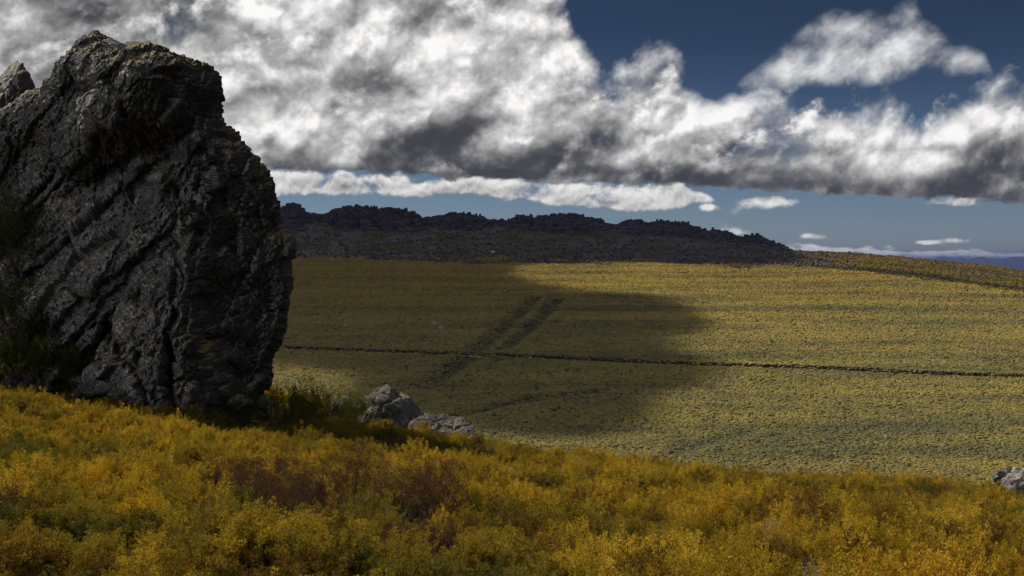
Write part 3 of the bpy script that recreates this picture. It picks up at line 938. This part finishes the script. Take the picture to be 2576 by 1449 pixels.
def outcrop_main():
    m = 33.1 / F
    right = [(92, 250), (100, 285), (115, 305), (133, 318), (143, 330), (147, 405), (155, 492), (170, 510), (185, 528), (205, 545), (230, 550), (270, 541), (300, 546), (325, 572), (335, 590),
             (350, 606), (368, 640), (400, 668), (450, 700), (500, 722), (530, 724), (555, 716), (575, 697), (590, 706), (605, 738), (614, 754), (640, 753), (656, 741), (680, 745), (720, 750), (760, 748),
             (800, 740), (850, 725), (900, 704), (950, 690), (985, 672), (1010, 662), (1060, 650), (1180, 640)]
    left = [(92, 245), (100, 215), (110, 188), (120, 176), (140, 170), (160, 150), (178, 122), (192, 104), (212, 92), (235, 62), (265, 20), (330, -40), (420, -110), (700, -150), (1180, -170)]
    right = [(a_, b_ - 26 * min(max((a_ - 250) / 120, 0), 1)) for a_, b_ in right]
    left = [(a_, b_ + 34 * min(max((330 - a_) / 80, 0), 1)) for a_, b_ in left]
    nr_, nf, nb = 540, 440, 36
    s = np.linspace(0, 1, nr_)
    py = 92.5 + (1180 - 92.5) * (0.25 * s ** 2 + 0.75 * s)
    xl, xr = interp(py, left), interp(py, right)
    # front half then back half of each ring
    tf = 0.5 - 0.5 * np.cos(np.linspace(0, math.pi, nf)); tf = 0.55 * tf + 0.45 * np.linspace(0, 1, nf)
    tb = (0.5 + 0.5 * np.cos(np.linspace(0, math.pi, nb + 2)))[1:-1]
    t = np.concatenate([tf, tb]); front = np.concatenate([np.ones(nf), -np.ones(nb)])
    T, PY = np.meshgrid(t, py); FR = np.broadcast_to(front, T.shape)
    PX = xl[:, None] + (xr - xl)[:, None] * T
    e = np.abs(2 * T - 1)
    prof = np.sqrt(np.clip(1 - e ** 2.4, 0, 1))
    thick = interp(py, [(92, 0.25), (130, 0.9), (200, 1.5), (400, 2.3), (800, 2.6), (1180, 3.0)])[:, None]
    D = prof * thick * np.where(FR > 0, 0.8, -1.3)
    rim = np.clip(1 - e ** 5, 0, 1) * (FR > 0)
    # sculpted front
    def line(x0, y0, x1, y1):
        L = math.hypot(x1 - x0, y1 - y0); ux, uy = (x1 - x0) / L, (y1 - y0) / L
        along = (PX - x0) * ux + (PY - y0) * uy; sd = (PX - x0) * uy - (PY - y0) * ux
        end = sstep(-25, 10, along) * sstep(L + 25, L - 10, along)
        return sd, end
    wob = (fbm(np.stack([PX.ravel() / 60, PY.ravel() / 60, PX.ravel() * 0], 1), 4, 301) * 16).reshape(PX.shape)
    ar = np.interp(py, [90, 250, 330, 450, 700, 860, 960, 1180], [330, 500, 520, 540, 548, 560, 600, 620])[:, None]
    k = (PX + wob - ar)
    low = sstep(330, 430, PY)
    S = -np.clip(k, 0, 260) * m * (0.45 + 0.75 * low) - 0.30 * sstep(-4, 10, k) * low
    S += -np.clip(-k, 0, 700) * m * 0.30 + 1.0
    # leaning slab, upper block, undercut below it
    S += (PY - 640) * m * (0.42 - 0.80 * sstep(-6, 30, k)) * sstep(300, 480, PY)
    S += 0.95 * sstep(240, 330, PX) * sstep(120, 230, PY) * sstep(372, 330, PY + 0.10 * (PX - 400) + wob)
    S += -0.75 * np.exp(-((PY + 0.45 * (PX - 430) - 372 + wob) / 34) ** 2) * sstep(180, 300, PX) * sstep(640, 540, PX)
    # ledges holding moss on the prow
    for (cx, cy, w) in ((455, 412, 70), (470, 455, 60), (500, 500, 60), (455, 225, 60), (230, 150, 80)):
        S += 0.42 * sstep(cy - 6, cy + 10, PY + 0.25 * wob) * sstep(cy + 95, cy + 15, PY) * np.exp(-((PX - cx) / w) ** 2)
    # slab edges running down to the left
    for (x0, y0, x1, y1, st) in ((455, 395, 130, 690, 0.42), (330, 330, 40, 600, 0.38), (520, 560, 230, 800, 0.32), (420, 640, 250, 880, 0.30), (220, 220, 30, 420, 0.35), (380, 200, 240, 330, 0.25), (420, 730, 250, 860, 0.35)):
        sd, en = line(x0, y0, x1, y1)
        S += -0.55 * st * sstep(-3, 4, sd + wob * 0.5) * en * sstep(110, 20, sd)
        S += -0.12 * np.exp(-((sd + wob * 0.5) / 5) ** 2) * en
    # clefts
    for (x0, y0, x1, y1, dep, w) in ((350, 812, 248, 965, 0.55, 9), (352, 815, 485, 965, 0.50, 9), (514, 860, 520, 1010, 0.75, 11), (508, 690, 515, 900, 0.3, 5), (543, 470, 546, 800, 0.30, 6), (300, 900, 240, 1010, 0.45, 10),
                                     (440, 870, 470, 1000, 0.35, 8), (560, 880, 640, 960, 0.35, 9), (580, 350, 620, 640, 0.30, 8), (650, 420, 690, 800, 0.25, 8), (600, 700, 650, 900, 0.25, 7), (270, 240, 420, 330, 0.3, 7), (160, 440, 60, 560, 0.4, 8), (110, 560, 20, 700, 0.5, 12)):
        sd, en = line(x0, y0, x1, y1)
        S += -dep * np.exp(-((sd + wob * 0.6) / w) ** 2) * en
    # hollow between the two legs, light slab at the foot on the right
    S += -0.45 * sstep(820, 900, PY) * sstep(120, 40, np.abs(PX - 360) - 0.55 * (PY - 820) + 60)
    sd, en = line(560, 890, 690, 1010)
    S += 0.5 * sstep(0, 40, -sd) * sstep(900, 960, PY) * sstep(540, 570, PX)
    # nose at the right edge
    S += 0.5 * np.exp(-(((PX - 735) / 26) ** 2 + ((PY - 628) / 24) ** 2))
    X = (PX - CX) * m; Y = 33.2 - D - S * rim; Z = (HY - PY) * m
    p = np.stack([X, Y, Z], -1)
    # normals of the grid
    du = np.gradient(p, axis=1); dv = np.gradient(p, axis=0)
    nrm = np.cross(du, dv); ln = np.linalg.norm(nrm, axis=-1, keepdims=True); nrm = nrm / (ln + 1e-9)
    c = p.mean((0, 1)); sgn = np.sign(((p - c) * nrm).sum(-1).mean()); nrm = nrm * (sgn if sgn != 0 else 1)
    P = p.reshape(-1, 3); N = nrm.reshape(-1, 3)
    # beds dip steeply down to the left: stretch the blocks along them
    a = math.radians(56)
    rotm = np.array([[math.cos(a), 0, -math.sin(a)], [0, 1, 0], [math.sin(a), 0, math.cos(a)]])
    h1, e1 = facet(P, np.array([2.2, 1.2, 0.90]), 0.22, 0.40, 401, rotm)
    h2, e2 = facet(P, np.array([0.75, 0.45, 0.32]), 0.07, 0.20, 402, rotm)
    h3, e3 = facet(P, np.array([0.20, 0.15, 0.11]), 0.025, 0.085, 403, rotm)
    h = 1.0 * h1 + 0.8 * h2 + 0.8 * h3 - 0.10 * np.exp(-(e1 / 0.05) ** 2) - 0.04 * np.exp(-(e2 / 0.06) ** 2)
    h += 0.11 * fbm(P / 0.9, 6, 404, gain=0.55) + 0.040 * fbm(P / 0.14, 3, 405, gain=0.6, ridged=True)
    h = h * (0.35 + 0.65 * np.repeat(sstep(92, 150, py), len(t)))
    P = P + N * h[:, None]
    n = len(t)
    i, j = np.meshgrid(np.arange(nr_ - 1), np.arange(n), indexing='ij')
    q = np.stack([i * n + j, (i + 1) * n + j, (i + 1) * n + (j + 1) % n, i * n + (j + 1) % n], -1).reshape(-1, 4)
    # cap
    # knobs and steps standing proud of the outline, grown into the same rock
    V, Q = [P], [np.concatenate([q[:, :3], q[:, [0, 2, 3]]])]; b = len(P)
    for (px, py_, w, hh, dp, yo, sd, tl) in ((258, 122, 1.05, 0.75, 1.2, 33.0, 71, 0.3), (225, 152, 0.9, 0.8, 1.1, 33.0, 72, 0.5), (290, 150, 0.8, 0.7, 1.0, 33.1, 73, -0.4), (395, 168, 0.75, 0.55, 0.9, 33.0, 74, -0.1), (348, 168, 0.6, 0.5, 0.8, 33.0, 79, 0.1),
                                            (475, 190, 1.0, 0.75, 1.1, 32.9, 75, -0.15), (515, 235, 0.8, 1.0, 1.1, 33.1, 76, -0.3), (582, 352, 0.55, 0.6, 0.8, 33.2, 77, -0.5), (728, 632, 0.50, 0.45, 0.7, 33.2, 78, 0.3), (150, 205, 0.7, 0.8, 0.9, 33.3, 80, 0.4),
                                            (615, 410, 0.8, 0.9, 0.9, 33.2, 81, -0.6), (680, 520, 0.6, 1.0, 0.9, 33.2, 82, -0.3)):
        me = rock_mesh('tmp', (w, dp, hh), sd, 5, cuts=6)
        v = np.empty(len(me.vertices) * 3, np.float32); me.vertices.foreach_get('co', v); v = v.reshape(-1, 3); bpy.data.meshes.remove(me)
        ct, st_ = math.cos(tl), math.sin(tl)
        v = v @ np.array([[ct, 0, -st_], [0, 1, 0], [st_, 0, ct]]) + [(px - CX) * m, yo, (HY - py_) * m]
        V.append(v); Q.append(ICO[5][1] + b); b += len(v)
    V = np.concatenate(V); q = np.concatenate(Q)
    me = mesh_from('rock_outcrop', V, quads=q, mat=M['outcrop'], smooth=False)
    o = ob('rock_outcrop', me)
    tag(o, 'towering dark rock outcrop with mossy ledges rising from the heather', 'rock outcrop')
outcrop_main()


def lumps(name, spec, mat, label, cat='rock', group=None):
    """a rock of one or more angular masses grown together; spec: (px, py, depth, w, h, d, seed, tilt)"""
    V, Q = [], []; b = 0
    for (px, py, dp, w, h, d, seed, tilt, *pl) in spec:
        sub = 6 if max(w, h) > 1.6 else 5
        me = rock_mesh('tmp', (w, d, h), seed, sub, cuts=3 if pl else 7, planes=pl)
        v = np.empty(len(me.vertices) * 3, np.float32); me.vertices.foreach_get('co', v); v = v.reshape(-1, 3)
        ct, st = math.cos(tilt), math.sin(tilt)
        v = v @ np.array([[ct, 0, -st], [0, 1, 0], [st, 0, ct]])
        v = v + [(px - CX) / F * dp, dp, (HY - py) / F * dp]
        V.append(v); Q.append(ICO[sub][1] + b); b += len(v); bpy.data.meshes.remove(me)
    me = mesh_from(name, np.concatenate(V), quads=np.concatenate(Q), mat=mat)
    o = ob(name, me); tag(o, label, cat, group)
    return o


def rocks():
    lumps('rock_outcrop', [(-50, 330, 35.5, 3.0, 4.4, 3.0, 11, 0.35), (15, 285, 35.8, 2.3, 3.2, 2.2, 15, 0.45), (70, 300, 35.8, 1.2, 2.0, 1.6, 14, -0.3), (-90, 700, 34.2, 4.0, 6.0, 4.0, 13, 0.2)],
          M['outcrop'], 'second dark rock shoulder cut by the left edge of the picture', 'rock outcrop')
    lumps('boulder', [(978, 1066, 37, 3.5, 3.2, 2.2, 31, 0.0, ((-0.60, -0.45, 0.70), 0.52), ((0.80, -0.35, 0.55), 0.46), ((0.05, -1, 0.25), 0.55)), (1045, 1125, 36.5, 1.5, 1.9, 1.4, 32, -0.5, ((0.7, -0.5, 0.5), 0.5)),
                      (982, 992, 37, 0.75, 0.42, 0.6, 33, 0.1), (885, 1055, 37.2, 1.5, 1.3, 1.2, 34, 0.6)],
          M['boulder'], 'grey lichen covered boulder with a pale capstone behind the heather', 'boulder')
    lumps('boulder', [(1108, 1098, 35.6, 1.9, 1.6, 1.1, 41, -0.3, ((0.45, -0.4, 0.8), 0.45)), (1180, 1128, 35.2, 1.25, 1.3, 1.0, 42, -0.4, ((0.35, -0.5, 0.75), 0.5), ((1, 0, 0.1), 0.6)), (1085, 1095, 35.9, 0.9, 0.9, 0.8, 43, 0.2), (1050, 1085, 36.2, 0.8, 0.8, 0.8, 44, -0.4)],
          M['boulder'], 'low rugged grey boulder sloping down beside the capped boulder', 'boulder')
    lumps('boulder', [(2549, 1222, 27.5, 0.66, 0.85, 0.6, 51, 0.5), (2590, 1225, 27.8, 0.7, 0.9, 0.8, 52, 0.6)],
          M['pale'], 'pale grey slab of rock cut by the right edge', 'boulder')
    lumps('boulder', [(2500, 1240, 26.8, 0.36, 0.30, 0.34, 53, 0.3)], M['pale'], 'small pale rock in the heather left of the slab', 'boulder')
    lumps('boulder', [(2515, 1202, 28.2, 0.34, 0.40, 0.35, 54, -0.3), (2532, 1192, 28.3, 0.22, 0.36, 0.3, 55, 0.2)], M['boulder'], 'jagged grey rock standing behind the pale slab', 'boulder')
    lumps('boulder', [(238, 978, 29.6, 0.95, 0.42, 0.5, 61, -0.1), (195, 962, 29.9, 0.7, 0.34, 0.5, 62, 0.1), (285, 990, 29.5, 0.5, 0.36, 0.4, 64, 0.2)], M['boulder'], 'flat pale stone lying at the foot of the outcrop', 'boulder')
    lumps('boulder', [(55, 850, 31.2, 1.0, 0.45, 0.6, 63, -0.35)], M['boulder'], 'grey slab of rock poking out of the dark broom', 'boulder')
rocks()


def rubble():
    rng = np.random.default_rng(77)
    names = ['small grey block in the heather under the left foot of the outcrop', 'broken grey block against the foot of the outcrop beside the flat stone', 'dark grey block below the inverted cleft of the outcrop', 'grey block under the deep vertical cleft', 'grey block under the prow of the outcrop', 'small block at the right foot of the outcrop']
    for k, (px, py, d, w) in enumerate(((165, 985, 30.2, 0.45), (330, 985, 30.3, 0.55), (400, 998, 30.3, 0.5), (520, 1008, 30.6, 0.6), (600, 1015, 31.0, 0.7), (665, 1015, 31.6, 0.5))):
        lumps('fallen_block', [(px, py, d, w, w * rng.uniform(0.55, 0.8), w, 610 + k, rng.normal() * 0.3)], M['boulder'], names[k], 'rock', 'fallen blocks at the foot of the outcrop')
rubble()


# ------------------------------------------------------------------ bushes that stand out
def bush(name, label, cat, px, dep, w, h, mat, seed, group=None, dz=0.0, nbr=30, nplume=150, nleaf=34, leafs=0.030, plen=0.2, gap=0.35, stem='twig', spread=0.95):
    x, y = at(px, dep)
    o = empty(name, (x, y, land1(x, y) + dz), random.uniform(0, 6.28)); tag(o, label, cat, group)
    lf, st = make_shrub(seed, R=w / 2, H=h, nbr=nbr, nplume=nplume, nleaf=nleaf, plen=plen, leaf=leafs, pw=0.05, gap=gap, spread=spread)
    ob('foliage', leaf_mesh('foliage', lf, mat), o)
    ob('stem', mesh_from('stem', st[0], quads=st[1], mat=M[stem]), o)
    return o


def bushes():
    dl = ['reddish brown dead bush in the middle of the largest dead clump', 'pale brown dead bush at the left end of the largest dead clump', 'dark red brown dead bush at the right end of the largest dead clump',
          'dark brown dead bush below the capped boulder, farthest of the dead bushes', 'brown dead bush in the middle of the row of dead bushes', 'brown dead bush at the right end of the dead row', 'pinkish brown dead bush at the bottom edge of the heather',
          'small brown dead bush beside the pinkish one at the bottom edge', 'small withered brown bush just left of the largest dead clump', 'withered brown bush at the bottom left corner']
    for k, (px, d, w, h) in enumerate(DEAD_SPEC):
        bush('dead_bush', dl[k], 'dead bush', px, d, w, h * 1.35, M['dead'], 700 + k, 'dead brown bushes', nbr=44, nplume=260, nleaf=34, leafs=0.016, plen=0.09)
    gl = ['bright golden bush at the lower left of the heather', 'golden bush leaning left of the brightest golden bush', 'amber bush in the heather below the outcrop', 'orange gold bush in the heather at left of the dead clump']
    for k, (px, d, w, h) in enumerate(GOLD_SPEC):
        bush('golden_bush', gl[k], 'bush', px, d, w, h * 1.18, M['gold'], 730 + k, 'golden bushes', nbr=24, nplume=90, leafs=0.015, plen=0.07, nleaf=40)
    # dark broom left of the outcrop
    for k, (px, d, w, h, dz, lab) in enumerate(((40, 31.6, 1.9, 1.9, 2.9, 'dark broom bush growing high on the left side of the outcrop'),
                                               (20, 31.0, 2.2, 1.6, 1.3, 'broad dark broom bush on the middle ledge left of the outcrop'),
                                               (95, 30.8, 1.7, 1.5, 0.9, 'dark broom bush against the left foot of the outcrop'),
                                               (150, 30.3, 1.5, 1.2, 0.15, 'low dark broom bush at the lower left foot of the outcrop'),
                                               (30, 30.0, 1.9, 1.3, 0.1, 'dark broom bush at the left edge under the grey slab'))):
        bush('broom_bush', lab, 'bush', px, d, w, h, M['broomdark'] if k < 3 else M['broom'], 760 + k, 'dark broom bushes by the outcrop', dz=dz, nbr=54, nplume=430, nleaf=36, leafs=0.050, plen=0.28)
    for k, (px, d, w, h, lab) in enumerate(((705, 33.5, 1.5, 1.15, 'dark green broom bush against the right foot of the outcrop'),
                                           (775, 34.0, 1.6, 1.15, 'tall dark green broom bush in the row right of the outcrop'),
                                           (835, 34.5, 1.4, 1.0, 'dark green broom bush nearest the capped boulder'),
                                           (740, 31.5, 1.3, 0.9, 'low dark green broom bush in front of the row'),
                                           (600, 31.0, 1.2, 0.75, 'green broom bush below the prow of the outcrop'),
                                           (450, 30.6, 1.2, 0.8, 'green broom bush below the clefts of the outcrop'),
                                           (900, 35.5, 1.2, 0.9, 'olive broom bush in front of the capped boulder'))):
        bush('broom_bush', lab, 'bush', px, d, w, h, M['broom'], 780 + k, 'broom bushes below the outcrop', nbr=36, nplume=220, nleaf=32, leafs=0.034, plen=0.22)
    # bare dead twigs
    for k, (px, d, h) in enumerate(GREY_SPEC):
        x, y = at(px, d); rng = np.random.default_rng(800 + k)
        paths = []
        for i in range(120):
            a = rng.uniform(0, 6.28); L = h * rng.uniform(0.6, 1.1); lean = rng.uniform(0.1, 0.75)
            p0 = np.array([rng.normal() * 0.05, rng.normal() * 0.05, 0]); n = 7; P = [p0]
            d3 = np.array([math.cos(a) * lean, math.sin(a) * lean, 1.0])
            for s in range(n):
                d3 = d3 + rng.normal(size=3) * 0.18; P.append(P[-1] + d3 / np.linalg.norm(d3) * L / n)
            paths.append((np.array(P), np.linspace(0.006, 0.002, n + 1)))
        v, q = tubes(paths, 3)
        o = ob('bare_twigs', mesh_from('bare_twigs', v, quads=q, mat=M['greytwig']), loc=(x, y, land1(x, y)))
        tag(o, ['tangle of bare grey twigs low in the heather left of centre', 'grey bare twigs showing in the heather at the far left'][k], 'twigs', 'bare grey twigs')
    for k, (px, d, w, h, lab) in enumerate(((1935, 11.8, 0.22, 0.27, 'pale lichen grey sprig in the heather right of centre'), (1440, 26.0, 0.5, 0.42, 'whitish withered sprig near the skyline of the heather'),
                                           (1232, 29.0, 0.35, 0.45, 'pale sprig beside the low boulder'), (2040, 10.0, 0.16, 0.22, 'small pale sprig near the bottom right of the heather'), (565, 12.6, 0.15, 0.30, 'tiny white sprig at the left of the dead clump'))):
        bush('withered_sprig', lab, 'sprig', px, d, w, h, M['lichentwig'], 850 + k, 'pale withered sprigs', nbr=14, nplume=40, nleaf=14, leafs=0.022, plen=0.10, stem='greytwig')
bushes()


# ------------------------------------------------------------------ crags along the ridge
def crag_columns():
    out = []
    for k in range(12):
        rng = np.random.default_rng(900 + k)
        n, m = 9, 6
        V = []
        shape = 1 + rng.normal(size=n) * 0.20
        for i in range(m + 1):
            z = i / m
            r = (0.62 - 0.14 * z) * (0.74 if i == m else 0.93 if i == m - 1 else 1)
            th = np.arange(n) / n * 6.283
            rr = r * shape * (1 + rng.normal(size=n) * 0.06)
            V.append(np.stack([np.cos(th) * rr, np.sin(th) * rr, np.full(n, z) + rng.normal(size=n) * (0.035 if i else 0)], 1))
        V = np.concatenate(V)
        Q = [[i * n + j, i * n + (j + 1) % n, (i + 1) * n + (j + 1) % n, (i + 1) * n + j] for i in range(m) for j in range(n)]
        Q.append(list(range(m * n, m * n + n)))
        out.append(mesh_from('rock_column', V, faces=Q, mat=M['crag']))
    return out


def crags():
    cols = crag_columns()
    C = [([(690, 530), (715, 522), (730, 516), (752, 518), (766, 533), (784, 542)], 590, 'dark crag knob on the ridge just right of the great outcrop'),
         ([(786, 541), (797, 537), (804, 543), (816, 545)], 556, 'tiny rock tooth on the ridge between the first two crags'),
         ([(815, 545), (830, 533), (860, 526), (880, 522), (905, 520), (925, 521), (945, 530), (975, 526), (1010, 530), (1045, 537), (1055, 548), (1072, 553)], 590, 'long jagged crag at the highest stretch of the ridge'),
         ([(1072, 553), (1110, 545), (1140, 539), (1165, 540), (1205, 546), (1222, 553), (1250, 557), (1286, 556)], 585, 'low rounded crag between the long crag and the square one'),
         ([(1288, 551), (1310, 543), (1345, 548), (1375, 547), (1395, 541), (1440, 540), (1475, 548), (1508, 556), (1530, 566), (1548, 569)], 600, 'square topped dark crag in the centre of the ridge'),
         ([(1548, 569), (1580, 556), (1600, 556), (1625, 563), (1660, 560), (1690, 560), (1720, 562), (1750, 572), (1788, 586)], 625, 'broad dark crag right of the central crag'),
         ([(1790, 577), (1812, 582), (1850, 594), (1870, 601), (1890, 592), (1920, 602), (1940, 610), (1962, 617), (1988, 628)], 655, 'stepped crag descending to the right end of the ridge')]
    rng = np.random.default_rng(17)
    for prof, foot, lab in C:
        x0, x1 = prof[0][0], prof[-1][0]
        dep = 1392.0
        xc = ((x0 + x1) / 2 - CX) / F * dep
        root = empty('rock_crag', (xc, dep, land1(xc, dep) - 3)); tag(root, lab, 'crag', 'crags along the ridge')
        items = []
        for row, (dd, stp, drop, wide) in enumerate(((6, 10.0, 0, 1.3), (3, 9.0, 0, 1.5), (0, 8.0, 4, 1.6), (-8, 12.0, 10, 1.6), (-18, 14.0, 20, 1.5), (-30, 18.0, 33, 1.3), (-44, 20.0, 48, 1.2))):
            px = x0 + 3
            while px < x1 - 1:
                t = interp(px, prof) - 3 + drop + rng.normal() * (1.8 if row < 3 else 4.0)
                w = stp / F * dep * wide * rng.uniform(0.8, 1.35)
                if row == 1 and rng.uniform() < 0.32: t -= rng.uniform(1.5, 5.5); w *= 0.55
                y = dep + dd + rng.normal() * 2
                if not (row > 2 and (HY - foot) / F * y > (HY - t) / F * y) and not (row >= 5 and rng.uniform() < 0.4):
                    items.append(((px - CX) / F * y, y, (HY - t) / F * y, w))
                px += stp * rng.uniform(0.7, 1.25)
        items = np.array(items); zb = land(items[:, 0], items[:, 1]) - 2.0
        for (x, y, zt, w), b in zip(items, zb):
            if zt - b < 1.5: continue
            ob('rock_column', cols[rng.integers(0, 12)], root, (x - xc, y - dep, b - root.location[2]), (rng.normal() * 0.04, rng.normal() * 0.05, rng.uniform(0, 6.28)), (w, w * rng.uniform(0.9, 1.5), zt - b))
crags()


def hill_boulders():
    rng = np.random.default_rng(23)
    spots = [(938, 736, 1.6, 'white boulder on the upper slope below the long crag'), (857, 765, 1.5, 'white boulder on the upper slope nearest the outcrop'), (868, 823, 1.8, 'pale boulder above the track close to the outcrop'),
             (1092, 820, 2.6, 'larger pale boulder of the pair above the track'), (1110, 829, 2.0, 'smaller pale boulder of the pair above the track'), (848, 845, 1.5, 'flat pale boulder just above the track'),
             (1270, 735, 1.5, 'white boulder on the slope under the central crag'), (1590, 748, 1.6, 'lone pale boulder right of the gullies'), (1185, 776, 1.2, 'small white boulder left of the gully head'),
             (1070, 774, 1.2, 'small pale boulder halfway up the shaded slope'), (1240, 641, 3.6, 'pale block at the foot of the scree'), (1160, 660, 1.8, 'small pale block on the lower edge of the scree'),
             (1610, 668, 2.0, 'pale block below the broad crag'), (1500, 658, 1.9, 'pale block below the central crag'), (1000, 700, 1.3, 'small pale boulder high on the shaded slope'), (1335, 905, 1.3, 'pale boulder just below the track by the gully')]
    for k, (px, py, s, lab) in enumerate(spots):
        x, y = hill_pt(px, py) if py > 662 or px < 1600 else hill_pt(px, py)
        if py < 662: y = min(y, 1180); x = (px - CX) / F * y
        me = rock_mesh('hill_boulder', (s * 1.3, s * 1.1, s), 940 + k, 3, M['hillrock'])
        o = ob('hill_boulder', me, loc=(x, y, land1(x, y) + s * 0.42 + 0.25), rot=(0, 0, rng.uniform(0, 6.28)))
        tag(o, lab, 'boulder', 'pale boulders on the far slope')
hill_boulders()


def scree():
    rng = np.random.default_rng(29)
    protos = []
    for k in range(6): protos.append(rock_mesh('scree_block', (1.2, 1.0, 0.8), 970 + k, 2, M['crag']))
    m = 26000
    y = rng.uniform(1050, 1400, m); x = y * rng.uniform((600 - CX) / F, (2150 - CX) / F, m)
    px = x / y * F + CX; yb = hill_y(interp(px, SCREE))
    k = (y > yb) & (y < interp(px, CRESTY)); x, y = x[k], y[k]; n = len(x)
    s = np.minimum(rng.pareto(2.2, n) * 0.6 + 0.5, 4.5)
    scatter('scree', np.stack([x, y, land(x, y) + s * 0.1], 1), np.repeat(s[:, None], 3, 1), rng.uniform(0, 6.28, (n, 3)), rng.integers(0, 6, n), np.ones((n, 3)) * 0.1, protos,
            'dark fallen blocks of scree below the crags', 'scree')
    print('scree', n)
scree()


# ------------------------------------------------------------------ the cloud that shades the middle of the far slope
def cloud():
    poly = [(300, -1450), (1000, -1450), (1500, -1450), (1950, -1450), (2010, -1330), (2000, -1150), (1900, 667), (1600, 660), (1330, 664), (1260, 690), (1330, 715), (1430, 735), (1600, 740), (1740, 770), (1765, 800), (1745, 850), (1752, 930), (1690, 985), (1590, 1040), (1480, 1125), (1380, 1110), (1230, 1110), (1080, 1065), (960, 1005), (850, 935), (740, 905), (560, 880), (400, 860)]
    g = []
    for px, py in poly:
        y = -py if py < 0 else hill_y(py); x = (px - CX) / F * y
        g.append((x, y, land1(x, y)))
    g = np.array(g); alt = 950.0
    q = g + SDIR[None] * ((alt - g[:, 2]) / SDIR[2])[:, None]
    P2 = q[:, :2]
    lo, hi = P2.min(0) - 90, P2.max(0) + 90
    n = 110
    xs = np.linspace(lo[0], hi[0], n); ys = np.linspace(lo[1], hi[1], n)
    X, Y = np.meshgrid(xs, ys)
    inside = np.zeros(X.shape, bool)
    for (ax, ay), (bx, by) in zip(P2, np.roll(P2, -1, 0)):
        c = ((ay > Y) != (by > Y)); inside ^= c & (X < (bx - ax) * (Y - ay) / (by - ay + 1e-12) + ax)
    d = seg_dist(X, Y, [tuple(p) for p in P2] + [tuple(P2[0])]) * np.where(inside, 1, -1)
    d = d + 22 * fbm(np.stack([X.ravel() / 70, Y.ravel() / 70, X.ravel() * 0], 1), 4, 55).reshape(X.shape)
    th = np.clip((d + 9) * 1.2, 0, 40)
    th = th * (1 + 0.35 * fbm(np.stack([X.ravel() / 60, Y.ravel() / 60, X.ravel() * 0], 1), 4, 57).reshape(X.shape))
    th = np.maximum(th, 0)
    zt = alt + th * 0.6 + 0.02; zb = alt - th * 0.4 - 0.02
    cell = np.zeros((n - 1, n - 1), bool)
    cell |= (th[:-1, :-1] > 0.3) | (th[1:, :-1] > 0.3) | (th[:-1, 1:] > 0.3) | (th[1:, 1:] > 0.3)
    ii, jj = np.nonzero(cell)
    a, b, c, e = ii * n + jj, ii * n + jj + 1, (ii + 1) * n + jj + 1, (ii + 1) * n + jj
    N = n * n
    Q = [np.stack([a, b, c, e], 1), np.stack([e, c, b, a], 1) + N]
    pad = np.pad(cell, 1)
    for (di, dj, u, w) in ((0, -1, e, a), (0, 1, b, c), (-1, 0, a, b), (1, 0, c, e)):
        edge = ~pad[ii + 1 + di, jj + 1 + dj]
        Q.append(np.stack([w[edge], u[edge], u[edge] + N, w[edge] + N], 1))
    Q = np.concatenate(Q)
    V = np.concatenate([np.stack([X.ravel(), Y.ravel(), zt.ravel()], 1), np.stack([X.ravel(), Y.ravel(), zb.ravel()], 1)])
    used = np.unique(Q); mp = np.full(len(V), -1); mp[used] = np.arange(len(used))
    m, gg, out = new_mat('cloud_vapour')
    pv = gg.t.nodes.new('ShaderNodeVolumePrincipled')
    pv.inputs['Color'].default_value = (0.97, 0.97, 0.97, 1); pv.inputs['Density'].default_value = 0.080; pv.inputs['Anisotropy'].default_value = 0.5
    gg.t.links.new(pv.outputs[0], out.inputs['Volume'])
    o = ob('cloud', mesh_from('cloud', V[used], quads=mp[Q], mat=m, smooth=True))
    tag(o, 'cloud drifting above the far slope and shading it', 'cloud', kind='stuff')
cloud()


# ------------------------------------------------------------------ haze
def haze():
    m, g, out = new_mat('haze_air')
    pv = g.t.nodes.new('ShaderNodeVolumePrincipled')
    pv.inputs['Color'].default_value = (0.11, 0.155, 0.42, 1); pv.inputs['Density'].default_value = 4.5e-5; pv.inputs['Anisotropy'].default_value = 0.0
    g.t.links.new(pv.outputs[0], out.inputs['Volume'])
    a, b, c, d, lo, hi = -62000, 62000, -62000, 62000, -345, 135
    v = [(a, c, lo), (b, c, lo), (b, d, lo), (a, d, lo), (a, c, hi), (b, c, hi), (b, d, hi), (a, d, hi)]
    f = [(3, 2, 1, 0), (4, 5, 6, 7), (0, 1, 5, 4), (1, 2, 6, 5), (2, 3, 7, 6), (3, 0, 4, 7)]
    o = ob('haze', mesh_from('haze', v, faces=f, mat=m))
    tag(o, 'thin blue haze filling the air over the moor', 'haze', kind='stuff')
haze()
